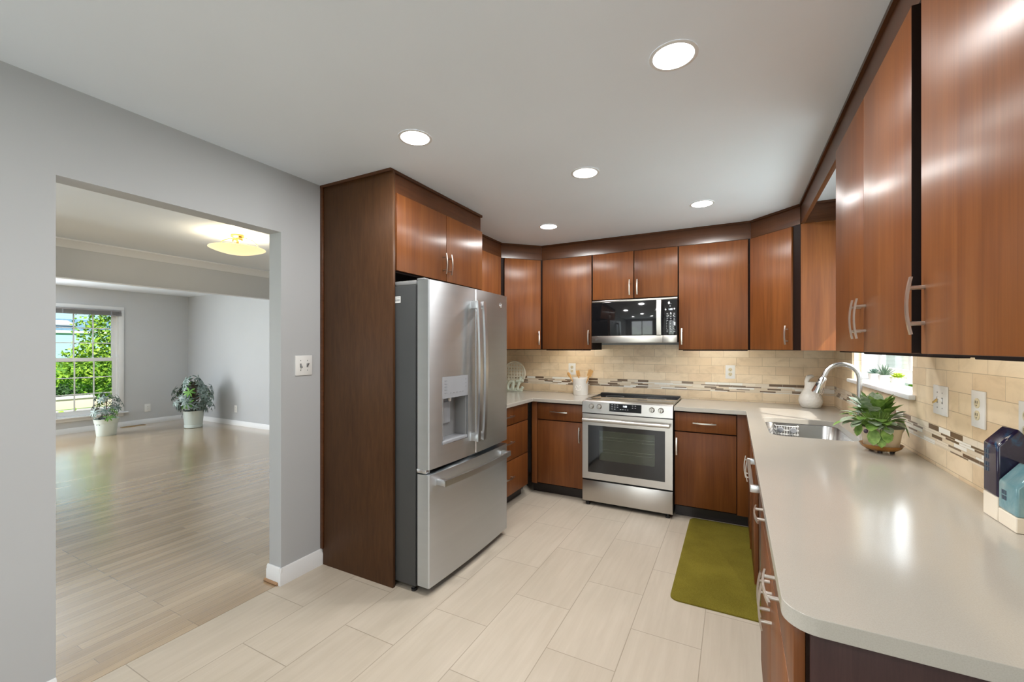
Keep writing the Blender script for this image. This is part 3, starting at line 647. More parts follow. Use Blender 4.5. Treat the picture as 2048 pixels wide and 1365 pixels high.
def rrect(x0, x1, y0, y1, r, n=6):
    out = []
    for cx, cy, a in ((x1 - r, y1 - r, 0), (x0 + r, y1 - r, 90), (x0 + r, y0 + r, 180), (x1 - r, y0 + r, 270)):
        for i in range(n + 1):
            t = math.radians(a + 90 * i / n); out.append((cx + r * math.cos(t), cy + r * math.sin(t)))
    return out
YCF, XCR, XCL, YE = 3.662, 0.080, -1.690, 0.912
slab('countertop', 'L shaped pale quartz countertop left of the stove', [(XCL, 2.815), (XCL, YCF), (-1.2035, YCF), (-1.2035, YB - 0.001), (XL + 0.009, YB - 0.001), (XL + 0.009, 2.815)], 0.882, 0.914)
cr = [(XCR + 0.055 - 0.055 * math.cos(t), YE + 0.055 - 0.055 * math.sin(t)) for t in [PI / 2 * i / 8 for i in range(9)]]
SX0, SX1, SY0, SY1 = 0.176, 0.580, 2.722, 3.402
hole = rrect(SX0, SX1, SY0, SY1, 0.07)
slab('countertop', 'long L shaped pale quartz countertop around the sink on the right', [(-0.4335, YCF), (XCR, YCF)] + cr + [(XR - 0.001, YE), (XR - 0.001, YB - 0.001), (-0.4335, YB - 0.001)], 0.882, 0.914, hole)

# ---- sink
sk = thing('kitchen_sink', 'undermount stainless sink set in the right countertop', 'sink', (0.378, 3.062, 0.66))
m = MB(); bm = m.bm
prev = None
for off, z, rr in ((0.020, 0.8815, 0.085), (0.004, 0.8815, 0.075), (0.001, 0.875, 0.072), (-0.008, 0.70, 0.07), (-0.03, 0.672, 0.06), (-0.06, 0.666, 0.05)):
    ring = [bm.verts.new((x, y, z)) for x, y in rrect(SX0 - off, SX1 + off, SY0 - off, SY1 + off, rr)]
    if prev:
        for i in range(len(ring)): bm.faces.new([prev[i], prev[(i + 1) % len(ring)], ring[(i + 1) % len(ring)], ring[i]])
    prev = ring
bm.faces.new(prev)
bs = m.build('basin', 'steel_l', sk, True, recalc=True)
MB().lathe([(0.0, 0.6665), (0.045, 0.6665), (0.045, 0.669), (0.036, 0.6695), (0.030, 0.667), (0.0, 0.667)], (0.378, 3.062, 0), 24, cap=False).build('drain', 'chrome', sk, True)
# wire sponge holder on the sink wall
ca = thing('sink_caddy', 'clear wire sponge holder hanging inside the sink', 'caddy', (0.29, 3.375, 0.80))
m = MB(); cy = 3.374
for zz in (0.872, 0.845, 0.818): m.tube([(0.245, cy + 0.020, zz), (0.245, cy - 0.035, zz), (0.375, cy - 0.035, zz), (0.375, cy + 0.020, zz)], 0.0022, 6)
for i in range(9): m.tube([(0.25 + i * 0.015, cy - 0.035, 0.872), (0.25 + i * 0.015, cy - 0.035, 0.812), (0.25 + i * 0.015, cy + 0.018, 0.812)], 0.0016, 6)
m.build('wire_basket', 'plate', ca, True)
for xx in (0.272, 0.345): MB().lathe([(0.016, 0), (0.019, 0.003), (0.016, 0.008), (0.004, 0.010)], (xx, cy - 0.048, 0.848), 16, 'Y').build('suction_cup', 'ltgrey', ca, True)

# ---- faucet
fc = thing('kitchen_faucet', 'tall stainless gooseneck faucet behind the sink', 'faucet', (0.637, 3.083, 0.914))
MB().lathe([(0.030, 0), (0.030, 0.004), (0.024, 0.012), (0.0175, 0.045), (0.0160, 0.07)], (0.637, 3.083, 0.914), 24).build('base', 'steel_l', fc, True)
pts = [(0.637, 3.083, 0.975), (0.637, 3.083, 1.08), (0.637, 3.083, 1.17)]
cx_, cz_, ra = 0.555, 1.214, 0.082
for i in range(15): t = math.radians(i * 11.43); pts.append((cx_ + ra * math.cos(t), 3.083, cz_ + ra * math.sin(t)))
e = Vector(pts[-1]); dd = Vector((-0.342, 0, -0.94)); e = e + dd * 0.026; pts.append(tuple(e))
MB().tube(pts, 0.0130, 16, up=(0, 1, 0)).build('spout', 'steel_l', fc, True)
sp = MB().tube([e, e + dd * 0.006, e + dd * 0.02, e + dd * 0.092, e + dd * 0.100], [0.0150, 0.0180, 0.0195, 0.0300, 0.0290], 20, up=(0, 1, 0)).build('spray_head', 'chrome', fc, True)
sd = Vector((-dd.z, 0, dd.x)) if True else None
n_ = Vector((dd.z, 0, -dd.x)); n_ = n_ if n_.x < 0 else -n_
fr_ = (n_ * 0.75 + Vector((0, -1, 0)) * 0.66).normalized()
MB().sphere(e + dd * 0.052 + fr_ * 0.0205, 0.0085, (1, 0.8, 2.0), 12, 8).build('spray_button', 'black', sp, True)
MB().sphere(e + dd * 0.026 + fr_ * 0.0170, 0.006, (1, 0.8, 1.2), 12, 8).build('spray_button', 'black', sp, True)
m = MB(); m.tube([(0.637, 3.070, 1.0), (0.637, 3.030, 1.0)], 0.012, 14); m.tube([(0.637, 3.034, 1.0), (0.610, 3.016, 1.055)], [0.006, 0.0045], 10)
m.build('lever', 'steel_l', fc, True)

# ------------------------------------------------------------------ refrigerator
rf = thing('refrigerator', 'stainless french door refrigerator with bottom freezer', 'refrigerator', (-1.9, 2.34, 0))
MB().box(-2.30, -1.601, 1.884, 2.800, 0.035, 1.752, 0.004).build('cabinet_body', 'fridge_side', rf, True)
MB().box(-1.6015, -1.586, 1.892, 2.792, 0.05, 1.748).build('gasket', 'gap', rf, True)
FYC, FHW, FXE, SAG = 2.3415, 0.4595, -1.5050, 0.015
def fx(y): return FXE + SAG * (1 - ((y - FYC) / FHW) ** 2)
def curved(m, y0, y1, z0, z1, xb=-1.5855, n=10, r=0.006):
    pts = []
    for i in range(n + 1):
        y = y0 + (y1 - y0) * i / n; pts.append((fx(y), y))
    poly = [(xb, y0, z0)] + [(x - (r if i in (0, n) else 0), y, z0) for i, (x, y) in enumerate(pts)]
    poly = [(xb, y0, z0), (pts[0][0] - r, y0, z0)] + [(fx(y0 + r), y0 + r, z0)] + [(x, y, z0) for x, y in pts[1:-1]] + [(fx(y1 - r), y1 - r, z0), (pts[-1][0] - r, y1, z0), (xb, y1, z0)]
    m.prism(poly, (0, 0, z1 - z0))
def curved_flat(m, y0, y1, z0, z1, xb=-1.5855, n=4):
    m.prism([(xb, y0, z0)] + [(fx(y0 + (y1 - y0) * i / n), y0 + (y1 - y0) * i / n, z0) for i in range(n + 1)] + [(xb, y1, z0)], (0, 0, z1 - z0))
DZ0, DZ1 = 0.7075, 1.7735
hy0, hy1, hz0, hz1 = 1.995, 2.252, 0.826, 1.222
m = MB(); ys = 2.3385
curved(m, 1.882, ys, hz1, DZ1); curved(m, 1.882, ys, DZ0, hz0)
m.prism([(-1.5855, 1.882, hz0), (fx(1.882) - 0.006, 1.882, hz0), (fx(1.888), 1.888, hz0)] + [(fx(1.888 + (hy0 - 1.888) * i / 4), 1.888 + (hy0 - 1.888) * i / 4, hz0) for i in range(1, 5)] + [(-1.5855, hy0, hz0)], (0, 0, hz1 - hz0))
m.prism([(-1.5855, hy1, hz0)] + [(fx(hy1 + (ys - 0.006 - hy1) * i / 3), hy1 + (ys - 0.006 - hy1) * i / 3, hz0) for i in range(4)] + [(fx(ys) - 0.006, ys, hz0), (-1.5855, ys, hz0)], (0, 0, hz1 - hz0))
dl = m.build('door', 'steel', rf, True)
# dispenser in the left door
m = MB(); curved_flat(m, hy0 + 0.0005, hy1 - 0.0005, 1.094, hz1 - 0.0005); m.build('control_panel', 'ltgrey', dl, True)
m = MB(); xi = -1.583
m.box(xi, xi + 0.004, hy0 + 0.004, hy1 - 0.004, hz0 + 0.02, 1.0935); m.box(xi + 0.004, -1.500, hy0 + 0.001, hy0 + 0.012, hz0 + 0.02, 1.0935); m.box(xi + 0.004, -1.500, hy1 - 0.012, hy1 - 0.001, hz0 + 0.02, 1.0935)
m.box(xi + 0.004, -1.5825 + 0.03, hy0 + 0.012, hy0 + 0.09, hz0 + 0.12, 1.0935)
m.build('dispenser_recess', 'grey_pl', dl, True)
m = MB(); m.box(xi, -1.493, hy0 + 0.001, hy1 - 0.001, hz0 + 0.0005, hz0 + 0.020, 0.003); m.build('drip_tray', 'ltgrey', dl, True)
m = MB(); m.tube([(-1.54, 2.125, 1.0935), (-1.54, 2.125, 1.066)], [0.012, 0.008], 12); m.build('spout', 'plate', dl, True)
m = MB(); m.box(xi + 0.004, xi + 0.020, 2.09, 2.165, 0.93, 1.06, 0.005); m.build('paddle', 'ltgrey', dl, True)
m = MB()
for k in range(5): m.box(fx(2.03) + 0.0002, fx(2.03) + 0.0016, 2.018, 2.040, 1.196 - k * 0.018, 1.1985 - k * 0.018)
for k in range(5): m.box(fx(2.20) + 0.0002, fx(2.20) + 0.0012, 2.065 + k * 0.032, 2.078 + k * 0.032, 1.122, 1.125)
for k in range(3): m.box(fx(2.22) - 0.0003, fx(2.22) + 0.0006, 2.224, 2.236, 1.15 + k * 0.022, 1.154 + k * 0.022)
m.build('printing', 'print_d', dl, True)
m = MB(); curved(m, 2.3445, 2.801, DZ0, DZ1); drr = m.build('door', 'steel', rf, True)
m = MB(); curved(m, 1.882, 2.801, 0.048, 0.678, n=18); fz = m.build('freezer_drawer', 'steel', rf, True)
def fhandle(y, parent):
    m = MB(); zs = [0.795 + (1.692 - 0.795) * i / 16 for i in range(17)]
    m.bar([(-1.445 + 0.017 * (1 - ((z - 1.2435) / 0.4485) ** 2), y, z) for z in zs], 0.029, 0.014, (1, 0, 0))
    for z0, z1 in ((0.795, 0.845), (1.642, 1.692)): m.box(fx(y) - 0.004, -1.440, y - 0.0150, y + 0.0150, z0, z1, 0.004)
    m.build('handle', 'steel_h', parent, True)
fhandle(2.304, dl); fhandle(2.372, drr)
m = MB(); ys_ = [1.945 + (2.738 - 1.945) * i / 16 for i in range(17)]
m.bar([(-1.445 + 0.022 * (1 - ((y - 2.3415) / 0.3965) ** 2), y, 0.625) for y in ys_], 0.034, 0.012, (1, 0, 0))
for a, b in ((1.945, 1.985), (2.698, 2.738)): m.box(fx((a + b) / 2) - 0.004, -1.440, a, b, 0.609, 0.641, 0.004)
m.build('handle', 'steel_h', fz, True)
MB().lathe([(0.0155, 0), (0.0155, 0.0025), (0.0135, 0.0035), (0.0125, 0.0022), (0.0, 0.0022)], (fx(2.69) - 0.0005, 2.69, 1.701), 24, 'X', cap=False).build('badge', 'chrome', drr, True)
MB().tube([(fx(2.69) + 0.0024, 2.69 + 0.006 * math.sin(t * 2), 1.701 + 0.007 * math.cos(t)) for t in [i * 0.42 for i in range(16)]], 0.0009, 6, up=(1, 0, 0)).build('badge_script', 'steel', drr, True)
for yy in (1.915, 2.768):
    m = MB(); m.box(-1.80, -1.60, yy - 0.028, yy + 0.028, 1.7525, 1.777, 0.004); m.box(-1.60, -1.545, yy - 0.022, yy + 0.02, 1.7525 + 0.0225, 1.787, 0.004); m.build('hinge_cover', 'grey_pl', rf, True)
m = MB(); m.box(-1.60, -1.53, 1.889, 1.925, 0.681, 0.705, 0.003); m.build('center_hinge', 'steel_l', rf, True)
for xx, yy in ((-1.63, 1.905), (-1.63, 2.78), (-2.26, 1.905), (-2.26, 2.78)): MB().lathe([(0.016, 0.0), (0.016, 0.012), (0.010, 0.014), (0.010, 0.036)], (xx, yy, 0), 14).build('foot', 'black', rf, True)
st = MB().box(-1.7560, -1.712, 1.8833, 1.8839, 1.653, 1.690).build('sticker', 'plate', rf, True)
m = MB()
for k in range(9): m.box(-1.7515 + k * 0.004, -1.7495 + k * 0.004 + (0.0008 if k % 3 == 0 else 0), 1.8829, 1.8834, 1.662, 1.674)
m.box(-1.7515, -1.717, 1.8829, 1.8834, 1.680, 1.683); m.build('sticker_print', 'print_d', st, True)

# ------------------------------------------------------------------ range
RX0, RX1, RY = -1.1985, -0.4390, 3.647
rg = thing('kitchen_range', 'stainless slide in electric range with glass oven door', 'range', (-0.8188, 3.95, 0))
MB().box(RX0 + 0.004, RX1 - 0.004, RY + 0.045, 4.275, 0.045, 0.908).build('range_body', 'black', rg, True)
m = MB(); m.prism([(RX0, RY - 0.004, 0.8185), (RX0, RY + 0.008, 0.916), (RX0, RY + 0.022, 0.9275), (RX0, RY + 0.065, 0.9275), (RX0, RY + 0.0655, 0.8185)], (RX1 - RX0, 0, 0))
cp = m.build('control_panel', 'steel_w', rg, True)
ct = MB().box(RX0 + 0.006, RX1 - 0.006, RY + 0.066, 4.205, 0.909, 0.9265, 0.002).build('cooktop', 'cooktop', rg, True)
for a in (RX0, RX1 - 0.0055): MB().box(a, a + 0.0055, RY + 0.066, 4.25, 0.9145, 0.9285).build('cooktop_trim', 'steel_w', rg, True)
m = MB(); m.box(RX0 + 0.006, RX1 - 0.006, 4.2055, 4.272, 0.909, 0.940, 0.004); m.build('rear_vent', 'black', rg, True)
m = MB()
for bx, by, br in ((-1.01, 4.06, 0.085), (-0.63, 4.06, 0.085), (-1.01, 3.83, 0.105), (-0.63, 3.83, 0.115)):
    MB().lathe([(br, 0.9267), (br, 0.9269), (br - 0.002, 0.9269), (br - 0.002, 0.9267)], (bx, by, 0), 40, cap=False).build('burner_ring', 'print_d', ct, True)
def pface(z): return RY - 0.004 + 0.012 * (z - 0.8185) / 0.0975      # y of the panel face at height z
for xk in (-1.1135, -1.0444, -0.6024, -0.5306):
    k_ = MB().lathe([(0.0225, 0), (0.0225, -0.006), (0.0195, -0.010), (0.0185, -0.026), (0.016, -0.029), (0.0, -0.029)], (xk, pface(0.877), 0.877), 24, 'Y', cap=False).box(xk - 0.0045, xk + 0.0045, pface(0.877) - 0.036, pface(0.877) - 0.027, 0.859, 0.895, 0.002).build('knob', 'steel_w', cp, True)
sc = MB().prism([(-0.957, pface(0.842) - 0.001, 0.842), (-0.957, pface(0.910) - 0.001, 0.910), (-0.957, pface(0.910) + 0.002, 0.910), (-0.957, pface(0.842) + 0.002, 0.842)], (0.270, 0, 0)).build('display', 'blackglass', cp, True)
tl = math.atan2(0.012, 0.0975)
# text sits in world axes relative to the range's own origin
text('1:00', 0.021, cp, 'clock_digits', 'clock', (-0.825 + 0.8188, pface(0.888) - 0.0016 - 3.95, 0.890), (PI / 2 - tl, 0, 0))
m = MB()
for r_, row in enumerate(((-0.938, -0.915, -0.892, -0.765, -0.742), (-0.938, -0.915, -0.892, -0.765, -0.742), (-0.938, -0.915, -0.865, -0.845, -0.825, -0.805))):
    for xk in row:
        zz = 0.900 - r_ * 0.018; m.box(xk, xk + 0.011, pface(zz) - 0.0018, pface(zz) - 0.0010, zz - 0.0025, zz + 0.0015)
m.build('printing', 'printing', cp, True)
# oven door with framed window
OX0, OX1, OZ0, OZ1 = RX0 + 0.001, RX1 - 0.001, 0.236, 0.810
wx0, wx1, wz_0, wz_1 = -1.146, -0.499, 0.2955, 0.7095
m = MB(); y0, y1 = RY, RY + 0.042
m.box(OX0, wx0, y0, y1, OZ0, OZ1); m.box(wx1, OX1, y0, y1, OZ0, OZ1); m.box(wx0, wx1, y0, y1, OZ0, wz_0); m.box(wx0, wx1, y0, y1, wz_1, OZ1)
od = m.build('oven_door', 'steel_w', rg, True)
ix0, ix1, iz0, iz1 = -1.046, -0.580, 0.408, 0.668
m = MB(); ya, yb = RY + 0.0015, RY + 0.006
m.box(wx0, ix0, ya, yb, wz_0, wz_1); m.box(ix1, wx1, ya, yb, wz_0, wz_1); m.box(ix0, ix1, ya, yb, wz_0, iz0); m.box(ix0, ix1, ya, yb, iz1, wz_1)
m.build('window_border', 'blackglass', od, True)
M['ovenglass'] = glass_pane('smoked oven glass', (0.55, 0.60, 0.52), 0.02, 2.4)
MB().box(ix0, ix1, ya, yb, iz0, iz1).build('window_glass', 'ovenglass', od, True)
m = MB(); q = RY + 0.0425
M['cavity'] = plain('grey enamel cavity', (0.40, 0.42, 0.38), 0.35, 0, 0.1)
m.face([(ix0 - 0.02, q, iz0 - 0.03), (ix1 + 0.02, q, iz0 - 0.03), (ix1 + 0.02, q, iz1 + 0.02), (ix0 - 0.02, q, iz1 + 0.02)]); m.build('cavity_wall', 'cavity', od, True)
m = MB()
for zz in (0.475, 0.50, 0.585, 0.61): m.tube([(ix0 - 0.015, RY + 0.030, zz), (ix1 + 0.015, RY + 0.030, zz)], 0.0022, 6)
m.build('oven_rack', 'chrome', od, True)
m = MB(); m.tube([(-1.180, RY - 0.050, 0.762), (-0.4575, RY - 0.050, 0.762)], 0.0165, 18, flat=1.0)
for xx in (-1.168, -0.4695): m.box(xx - 0.011, xx + 0.011, RY - 0.046, RY + 0.001, 0.750, 0.774, 0.004)
m.build('handle', 'steel_w', od, True)
MB().box(OX0, OX1, RY, RY + 0.042, 0.0395, 0.2225, 0.002).build('drawer', 'steel_w', rg, True)
for xx, yy in ((-1.155, RY + 0.03), (-0.482, RY + 0.03), (-1.155, 4.24), (-0.482, 4.24)): MB().lathe([(0.017, 0), (0.017, 0.016), (0.010, 0.018), (0.010, 0.0445)], (xx, yy, 0), 12).build('foot', 'black', rg, True)

# ------------------------------------------------------------------ microwave
MX0, MX1, MY = -1.1905, -0.4345, 3.9037
mw = thing('microwave', 'black and stainless microwave over the stove', 'microwave', (-0.8125, 4.1, 1.4376))
MB().box(MX0 + 0.003, MX1 - 0.003, MY + 0.03, YB - 0.002, 1.4425, 1.829).build('microwave_body', 'black', mw, True)
MB().box(MX0, MX1, MY, MY + 0.029, 1.8135, 1.830, 0.002).build('top_strip', 'steel_w', mw, True)
m = MB(); m.box(MX0, -0.5545, MY, MY + 0.029, 1.4376, 1.8130, 0.002); md_ = m.build('door', 'blackglass', mw, True)
MB().box(MX0 - 0.0005, -0.5545, MY - 0.0025, MY - 0.0002, 1.4376, 1.5007, 0.001).build('door_strip', 'steel_w', md_, True)
m = MB(); m.box(-0.5535, MX1, MY, MY + 0.029, 1.4376, 1.8130, 0.002); mp_ = m.build('control_panel', 'blackglass', mw, True)
MB().box(-0.5535, MX1 - 0.001, MY - 0.0022, MY - 0.0002, 1.4376, 1.5007, 0.001).build('panel_strip', 'steel_w', mp_, True)
m = MB(); m.bar([(-0.5825, MY - 0.020 - 0.014 * (1 - ((z - 1.657) / 0.151) ** 2), z) for z in [1.506 + 0.302 * i / 12 for i in range(13)]], 0.037, 0.010, (0, 1, 0))
for a, b in ((1.506, 1.530), (1.784, 1.808)): m.box(-0.596, -0.569, MY - 0.018, MY - 0.0002, a, b, 0.002)
m.build('handle', 'steel_w', md_, True)
text('1:00', 0.020, mp_, 'clock_digits', 'clock', (-0.489 + 0.8125, MY - 0.0008 - 4.1, 1.726 - 1.4376), (PI / 2, 0, 0))
m = MB()
for r_ in range(12):
    for c_ in range(3):
        if r_ in (6, 7) and c_ == 2: continue
        zz = 1.690 - r_ * 0.0145; xx = -0.522 + c_ * 0.029; wv = 0.013 if r_ < 5 or r_ > 9 else 0.005
        m.box(xx, xx + wv, MY - 0.0008, MY - 0.0001, zz - 0.0022, zz + 0.0022)
m.box(-0.463, -0.449, MY - 0.0008, MY - 0.0001, 1.585, 1.617); m.box(-0.507, -0.482, MY - 0.0008, MY - 0.0001, 1.772, 1.775); m.box(-0.497, -0.488, MY - 0.0008, MY - 0.0001, 1.752, 1.758)
m.build('printing', 'printing', mp_, True)
m = MB()
for xx in (-1.152, -1.141, -1.130): m.box(xx, xx + 0.0016, MY - 0.0032, MY - 0.0024, 1.463, 1.474)
m.tube([(-1.149, MY - 0.0028, 1.474), (-1.143, MY - 0.0028, 1.464), (-1.137, MY - 0.0028, 1.474)], 0.0008, 5)
m.build('badge', 'print_d', md_, True)
m = MB(); m.box(MX0 + 0.25, MX1 - 0.28, MY + 0.05, MY + 0.20, 1.436, 1.4424, 0.003); m.build('vent_grille', 'black', mw, True)
for a in (MX0 + 0.10, MX1 - 0.20): MB().box(a, a + 0.10, MY + 0.06, MY + 0.12, 1.4375, 1.4424, 0.002).build('light_lens', 'plate', mw, True)

# ------------------------------------------------------------------ ceiling lights
def recessed(x, y, label, power=10.6):
    t = thing('recessed_light', label, 'ceiling light', (x, y, ZC), 0, 'recessed ceiling lights')
    if not recessed.src:
        a = MB().lathe([(0.0825, -0.0003), (0.083, -0.002), (0.080, -0.0035), (0.0700, -0.0032), (0.0692, -0.0015)], (0, 0, 0), 48, cap=False).build('trim_ring', 'white', t)
        b = MB().lathe([(0.0, -0.0026), (0.069, -0.0026), (0.069, -0.0012), (0, -0.0012)], (0, 0, 0), 48, cap=False).build('lens', 'lens', t)
        recessed.src = (a, b)
    else:
        for s_ in recessed.src: inst(s_, s_.name.split('.')[0], t, (0, 0, 0))
    l = lamp('can_light', 'AREA', (0, 0, -0.010), power, (1.0, 0.985, 0.965), shape='DISK', size=0.14, spread=math.radians(179)); l.parent = t
recessed.src = None
recessed(-0.192, 1.610, 'largest recessed ceiling light, nearest the right wall cabinets')
recessed(-1.401, 1.645, 'recessed ceiling light in front of the fridge panel')
recessed(-0.786, 2.443, 'recessed ceiling light in the middle of the ceiling')
recessed(-1.411, 3.380, 'recessed ceiling light near the left corner cabinet')
recessed(-0.206, 3.358, 'recessed ceiling light in front of the right corner cabinet')
for x, y in ((-0.79, 0.55), (-1.4, -0.6), (-0.2, -0.6)): recessed(x, y, 'added unseen recessed ceiling light behind the camera position', 7.0)  # extra cans out of view, added to lift the ambient light

# dining room dish light
dl_ = thing('semi_flush_light', 'amber glass dish ceiling light with brass mount in the dining room', 'ceiling light', (-4.07, 2.31, ZC))
MB().lathe([(0.062, -0.0005), (0.065, -0.016), (0.050, -0.024), (0.012, -0.026), (0.012, -0.085), (0.0, -0.085)], (0, 0, 0), 32, cap=False).build('canopy', 'brass', dl_)
m = MB(); prof = []
for i in range(13): r = 0.268 * i / 12; prof.append((r, -0.178 + 0.050 * (r / 0.268) ** 2))
prof += [(0.271, -0.126)] + [(r, z + 0.006) for r, z in prof[::-1]]
m.lathe(prof, (0, 0, 0), 56, cap=False); m.build('glass_dish', 'bowl', dl_)
m = MB(); ax = Vector((0.886, 0.463, 0))
for sgn in (-1, 1):
    m.tube([ax * (sgn * 0.03) + Vector((0, 0, -0.028)), ax * (sgn * 0.10) + Vector((0, 0, -0.030)), ax * (sgn * 0.17) + Vector((0, 0, -0.052)), ax * (sgn * 0.222) + Vector((0, 0, -0.098)), ax * (sgn * 0.232) + Vector((0, 0, -0.138))], 0.0035, 8)
    m.sphere(ax * (sgn * 0.230) + Vector((0, 0, -0.128)), 0.012)
m.build('support_arm', 'brass', dl_)
m = MB()
for sgn in (-1, 1): m.box(sgn * 0.05 - 0.018, sgn * 0.05 + 0.018, -0.02, 0.02, -0.055, -0.027, 0.004)
m.build('lamp_socket', 'brass', dl_)
slim(dl_, 0.84)
lamp('dish_light_bulb', 'POINT', (0, 0, -0.075), 22, (1.0, 0.86, 0.64), shadow_soft_size=0.03).parent = dl_

# unseen fill lamps added under the wall cabinets to brighten the tile
def under_fill(label, x0, x1, y0, y1, power, aim=(0, 1)):
    t = thing('under_cabinet_fill', label, 'light', ((x0 + x1) / 2, (y0 + y1) / 2, UZ0))
    MB().box(x0, x1, y0, y1, UZ0 - 0.007, UZ0 - 0.0005, 0.002).build('fill_housing', 'wood_d', t, True)
    a, b = (x1 - x0) * 0.92, (y1 - y0) * 0.92
    l = lamp('tile_fill', 'AREA', (0, 0, -0.0165), power * 0.6, (1.0, 0.88, 0.70), shape='RECTANGLE', size=max(a, b), size_y=min(a, b)); l.parent = t
    z_ = Vector((-aim[0], -aim[1], 0.45)).normalized(); x_ = Vector((abs(aim[1]), abs(aim[0]), 0)); y_ = z_.cross(x_)
    l.rotation_euler = Matrix((x_, y_, z_)).transposed().to_euler()
    l.location = (0, 0, -0.020)


under_fill('added fill lamp under the cabinet left of the microwave', -1.70, -1.24, 4.01, 4.04, 1.0)
under_fill('added fill lamp under the cabinet right of the microwave', -0.40, 0.10, 4.01, 4.04, 0.9)
under_fill('added fill lamp under the cabinet beside the sink window', 0.49, 0.52, 1.46, 2.30, 0.8, (1, 0))
under_fill('added fill lamp under the nearest wall cabinet', 0.49, 0.52, 0.96, 1.36, 0.4, (1, 0))

# ------------------------------------------------------------------ switches and outlets (built facing -y, plate back on y=0)
def plate_thing(name, label, cat, loc, rz, w, h):
    t = thing(name, label, cat, loc, rz); MB().box(-w / 2, w / 2, -0.006, 0, -h / 2, h / 2, 0.0025).build('cover_plate', 'plate', t); return t
def outlet(label, loc, rz, w=0.078, h=0.122, face='almond'):
    t = plate_thing('wall_outlet', label, 'outlet', loc, rz, w, h)
    for s_ in (-1, 1):
        z = s_ * 0.0205
        r_ = MB().lathe([(0.0165, -0.0055), (0.0165, -0.0085), (0.0155, -0.009), (0, -0.009)], (0, 0, z), 20, 'Y', cap=False).build('socket', face, t)
        MB().box(-0.0075, -0.005, -0.0096, -0.0088, z - 0.001, z + 0.008).box(0.005, 0.0075, -0.0096, -0.0088, z - 0.001, z + 0.008).sphere((0, -0.009, z - 0.008), 0.0026, (1, 0.3, 1), 8, 6).build('slots', 'slot', r_)
    return t
def switch2(label, loc, rz, w, h, mats):
    t = plate_thing('wall_switch', label, 'switch', loc, rz, w, h)
    for s_, mt in zip((-1, 1), mats):
        MB().box(s_ * 0.023 - 0.0055, s_ * 0.023 + 0.0055, -0.0068, -0.0055, -0.012, 0.012).build('switch_slot', 'grey_pl', t)
        MB().prism([(s_ * 0.023 - 0.004, -0.006, -0.006), (s_ * 0.023 - 0.004, -0.006, 0.006), (s_ * 0.023 - 0.004, -0.020, 0.012 * s_ + 0.003), (s_ * 0.023 - 0.004, -0.020, 0.012 * s_ - 0.003)], (0.008, 0, 0)).build('toggle', mt, t)
        MB().sphere((s_ * 0.023, -0.006, 0.030), 0.003, (1, 0.4, 1), 8, 6).sphere((s_ * 0.023, -0.006, -0.030), 0.003, (1, 0.4, 1), 8, 6).build('screw', 'grey_pl', t)
switch2('white double toggle switch beside the fridge panel', (XL, 1.7295, 1.2830), R90, 0.115, 0.122, ('grey_pl', 'grey_pl'))
outlet('white outlet behind the crock of wooden spoons', (-1.525, YB, 1.166), 0)
outlet('white outlet right of the stove under the wide cabinet', (-0.031, YB, 1.174), 0)
switch2('white double switch plate next to the sink window', (XR, 2.2725, 1.184), -R90, 0.127, 0.116, ('brass', 'plate'))
outlet('white outlet with almond sockets above the right counter', (XR, 1.978, 1.186), -R90, 0.088, 0.124)
outlet('white outlet plate right above the tall blue house canister', (XR, 1.706, 1.180), -R90, 0.086, 0.122)
outlet('white outlet low on the living room window wall, right of the window', (XD, 3.825, 0.289), R90, 0.092, 0.142, 'plate')
outlet('white outlet on the living room side wall near the large plant', (-7.94, YD, 0.292), 0, 0.08, 0.125, 'plate')

# ------------------------------------------------------------------ rug
m = MB(); hw = []
RGX0, RGX1, RGY0, RGY1 = -0.317, 0.175, 2.485, 3.742
o_ = rrect(RGX0, RGX1, RGY0, RGY1, 0.045, 6); i_ = rrect(RGX0 + 0.010, RGX1 - 0.010, RGY0 + 0.010, RGY1 - 0.010, 0.037, 6)
bm = m.bm; v0 = [bm.verts.new((x, y, 0.0005)) for x, y in o_]; v1 = [bm.verts.new((x, y, 0.008)) for x, y in o_]; v2 = [bm.verts.new((x, y, 0.014)) for x, y in i_]
n = len(o_)
for A, B in ((v0, v1), (v1, v2)):
    for i in range(n): bm.faces.new([A[i], A[(i + 1) % n], B[(i + 1) % n], B[i]])
bm.faces.new(v2); bm.faces.new(v0[::-1])
tag(m.build('kitchen_rug', 'rug', None), 'olive green kitchen mat on the tiles before the sink', 'rug')

# ------------------------------------------------------------------ counter objects
# violet in cream pot on a honey saucer
PX, PY = 0.599, 2.520
ps = thing('plant_saucer', 'honey brown glazed saucer under the violet pot', 'saucer', (PX, PY, 0.914))
MB().lathe([(0.0, 0.010), (0.045, 0.009), (0.075, 0.012), (0.092, 0.022), (0.101, 0.034), (0.103, 0.036), (0.099, 0.036), (0.088, 0.027), (0.07, 0.0185), (0.0, 0.0165)], (0, 0, 0), 40, cap=False).build('dish', 'saucer', ps)
for k in range(3): t = 2 * PI * k / 3 - 1.9; MB().lathe([(0.012, 0), (0.012, 0.012), (0.006, 0.0135)], (0.055 * math.cos(t), 0.055 * math.sin(t), 0), 12).build('foot', 'kick', ps)
vp = thing('african_violet', 'leafy green violet in a cream pot beside the sink', 'plant', (PX, PY, 0.9312))
MB().lathe([(0.0, 0.0), (0.070, 0.0), (0.075, 0.006), (0.088, 0.078), (0.095, 0.092), (0.098, 0.099), (0.093, 0.100), (0.084, 0.080), (0.0, 0.078)], (0, 0, 0), 40, cap=False).build('pot', 'pot_cream', vp)
MB().lathe([(0.0, 0.084), (0.04, 0.087), (0.0845, 0.0815)], (0, 0, 0), 28, cap=False).build('soil', 'soil', vp)
rnd = random.Random(11)
lv, ls, stm = MB(), MB(), MB()
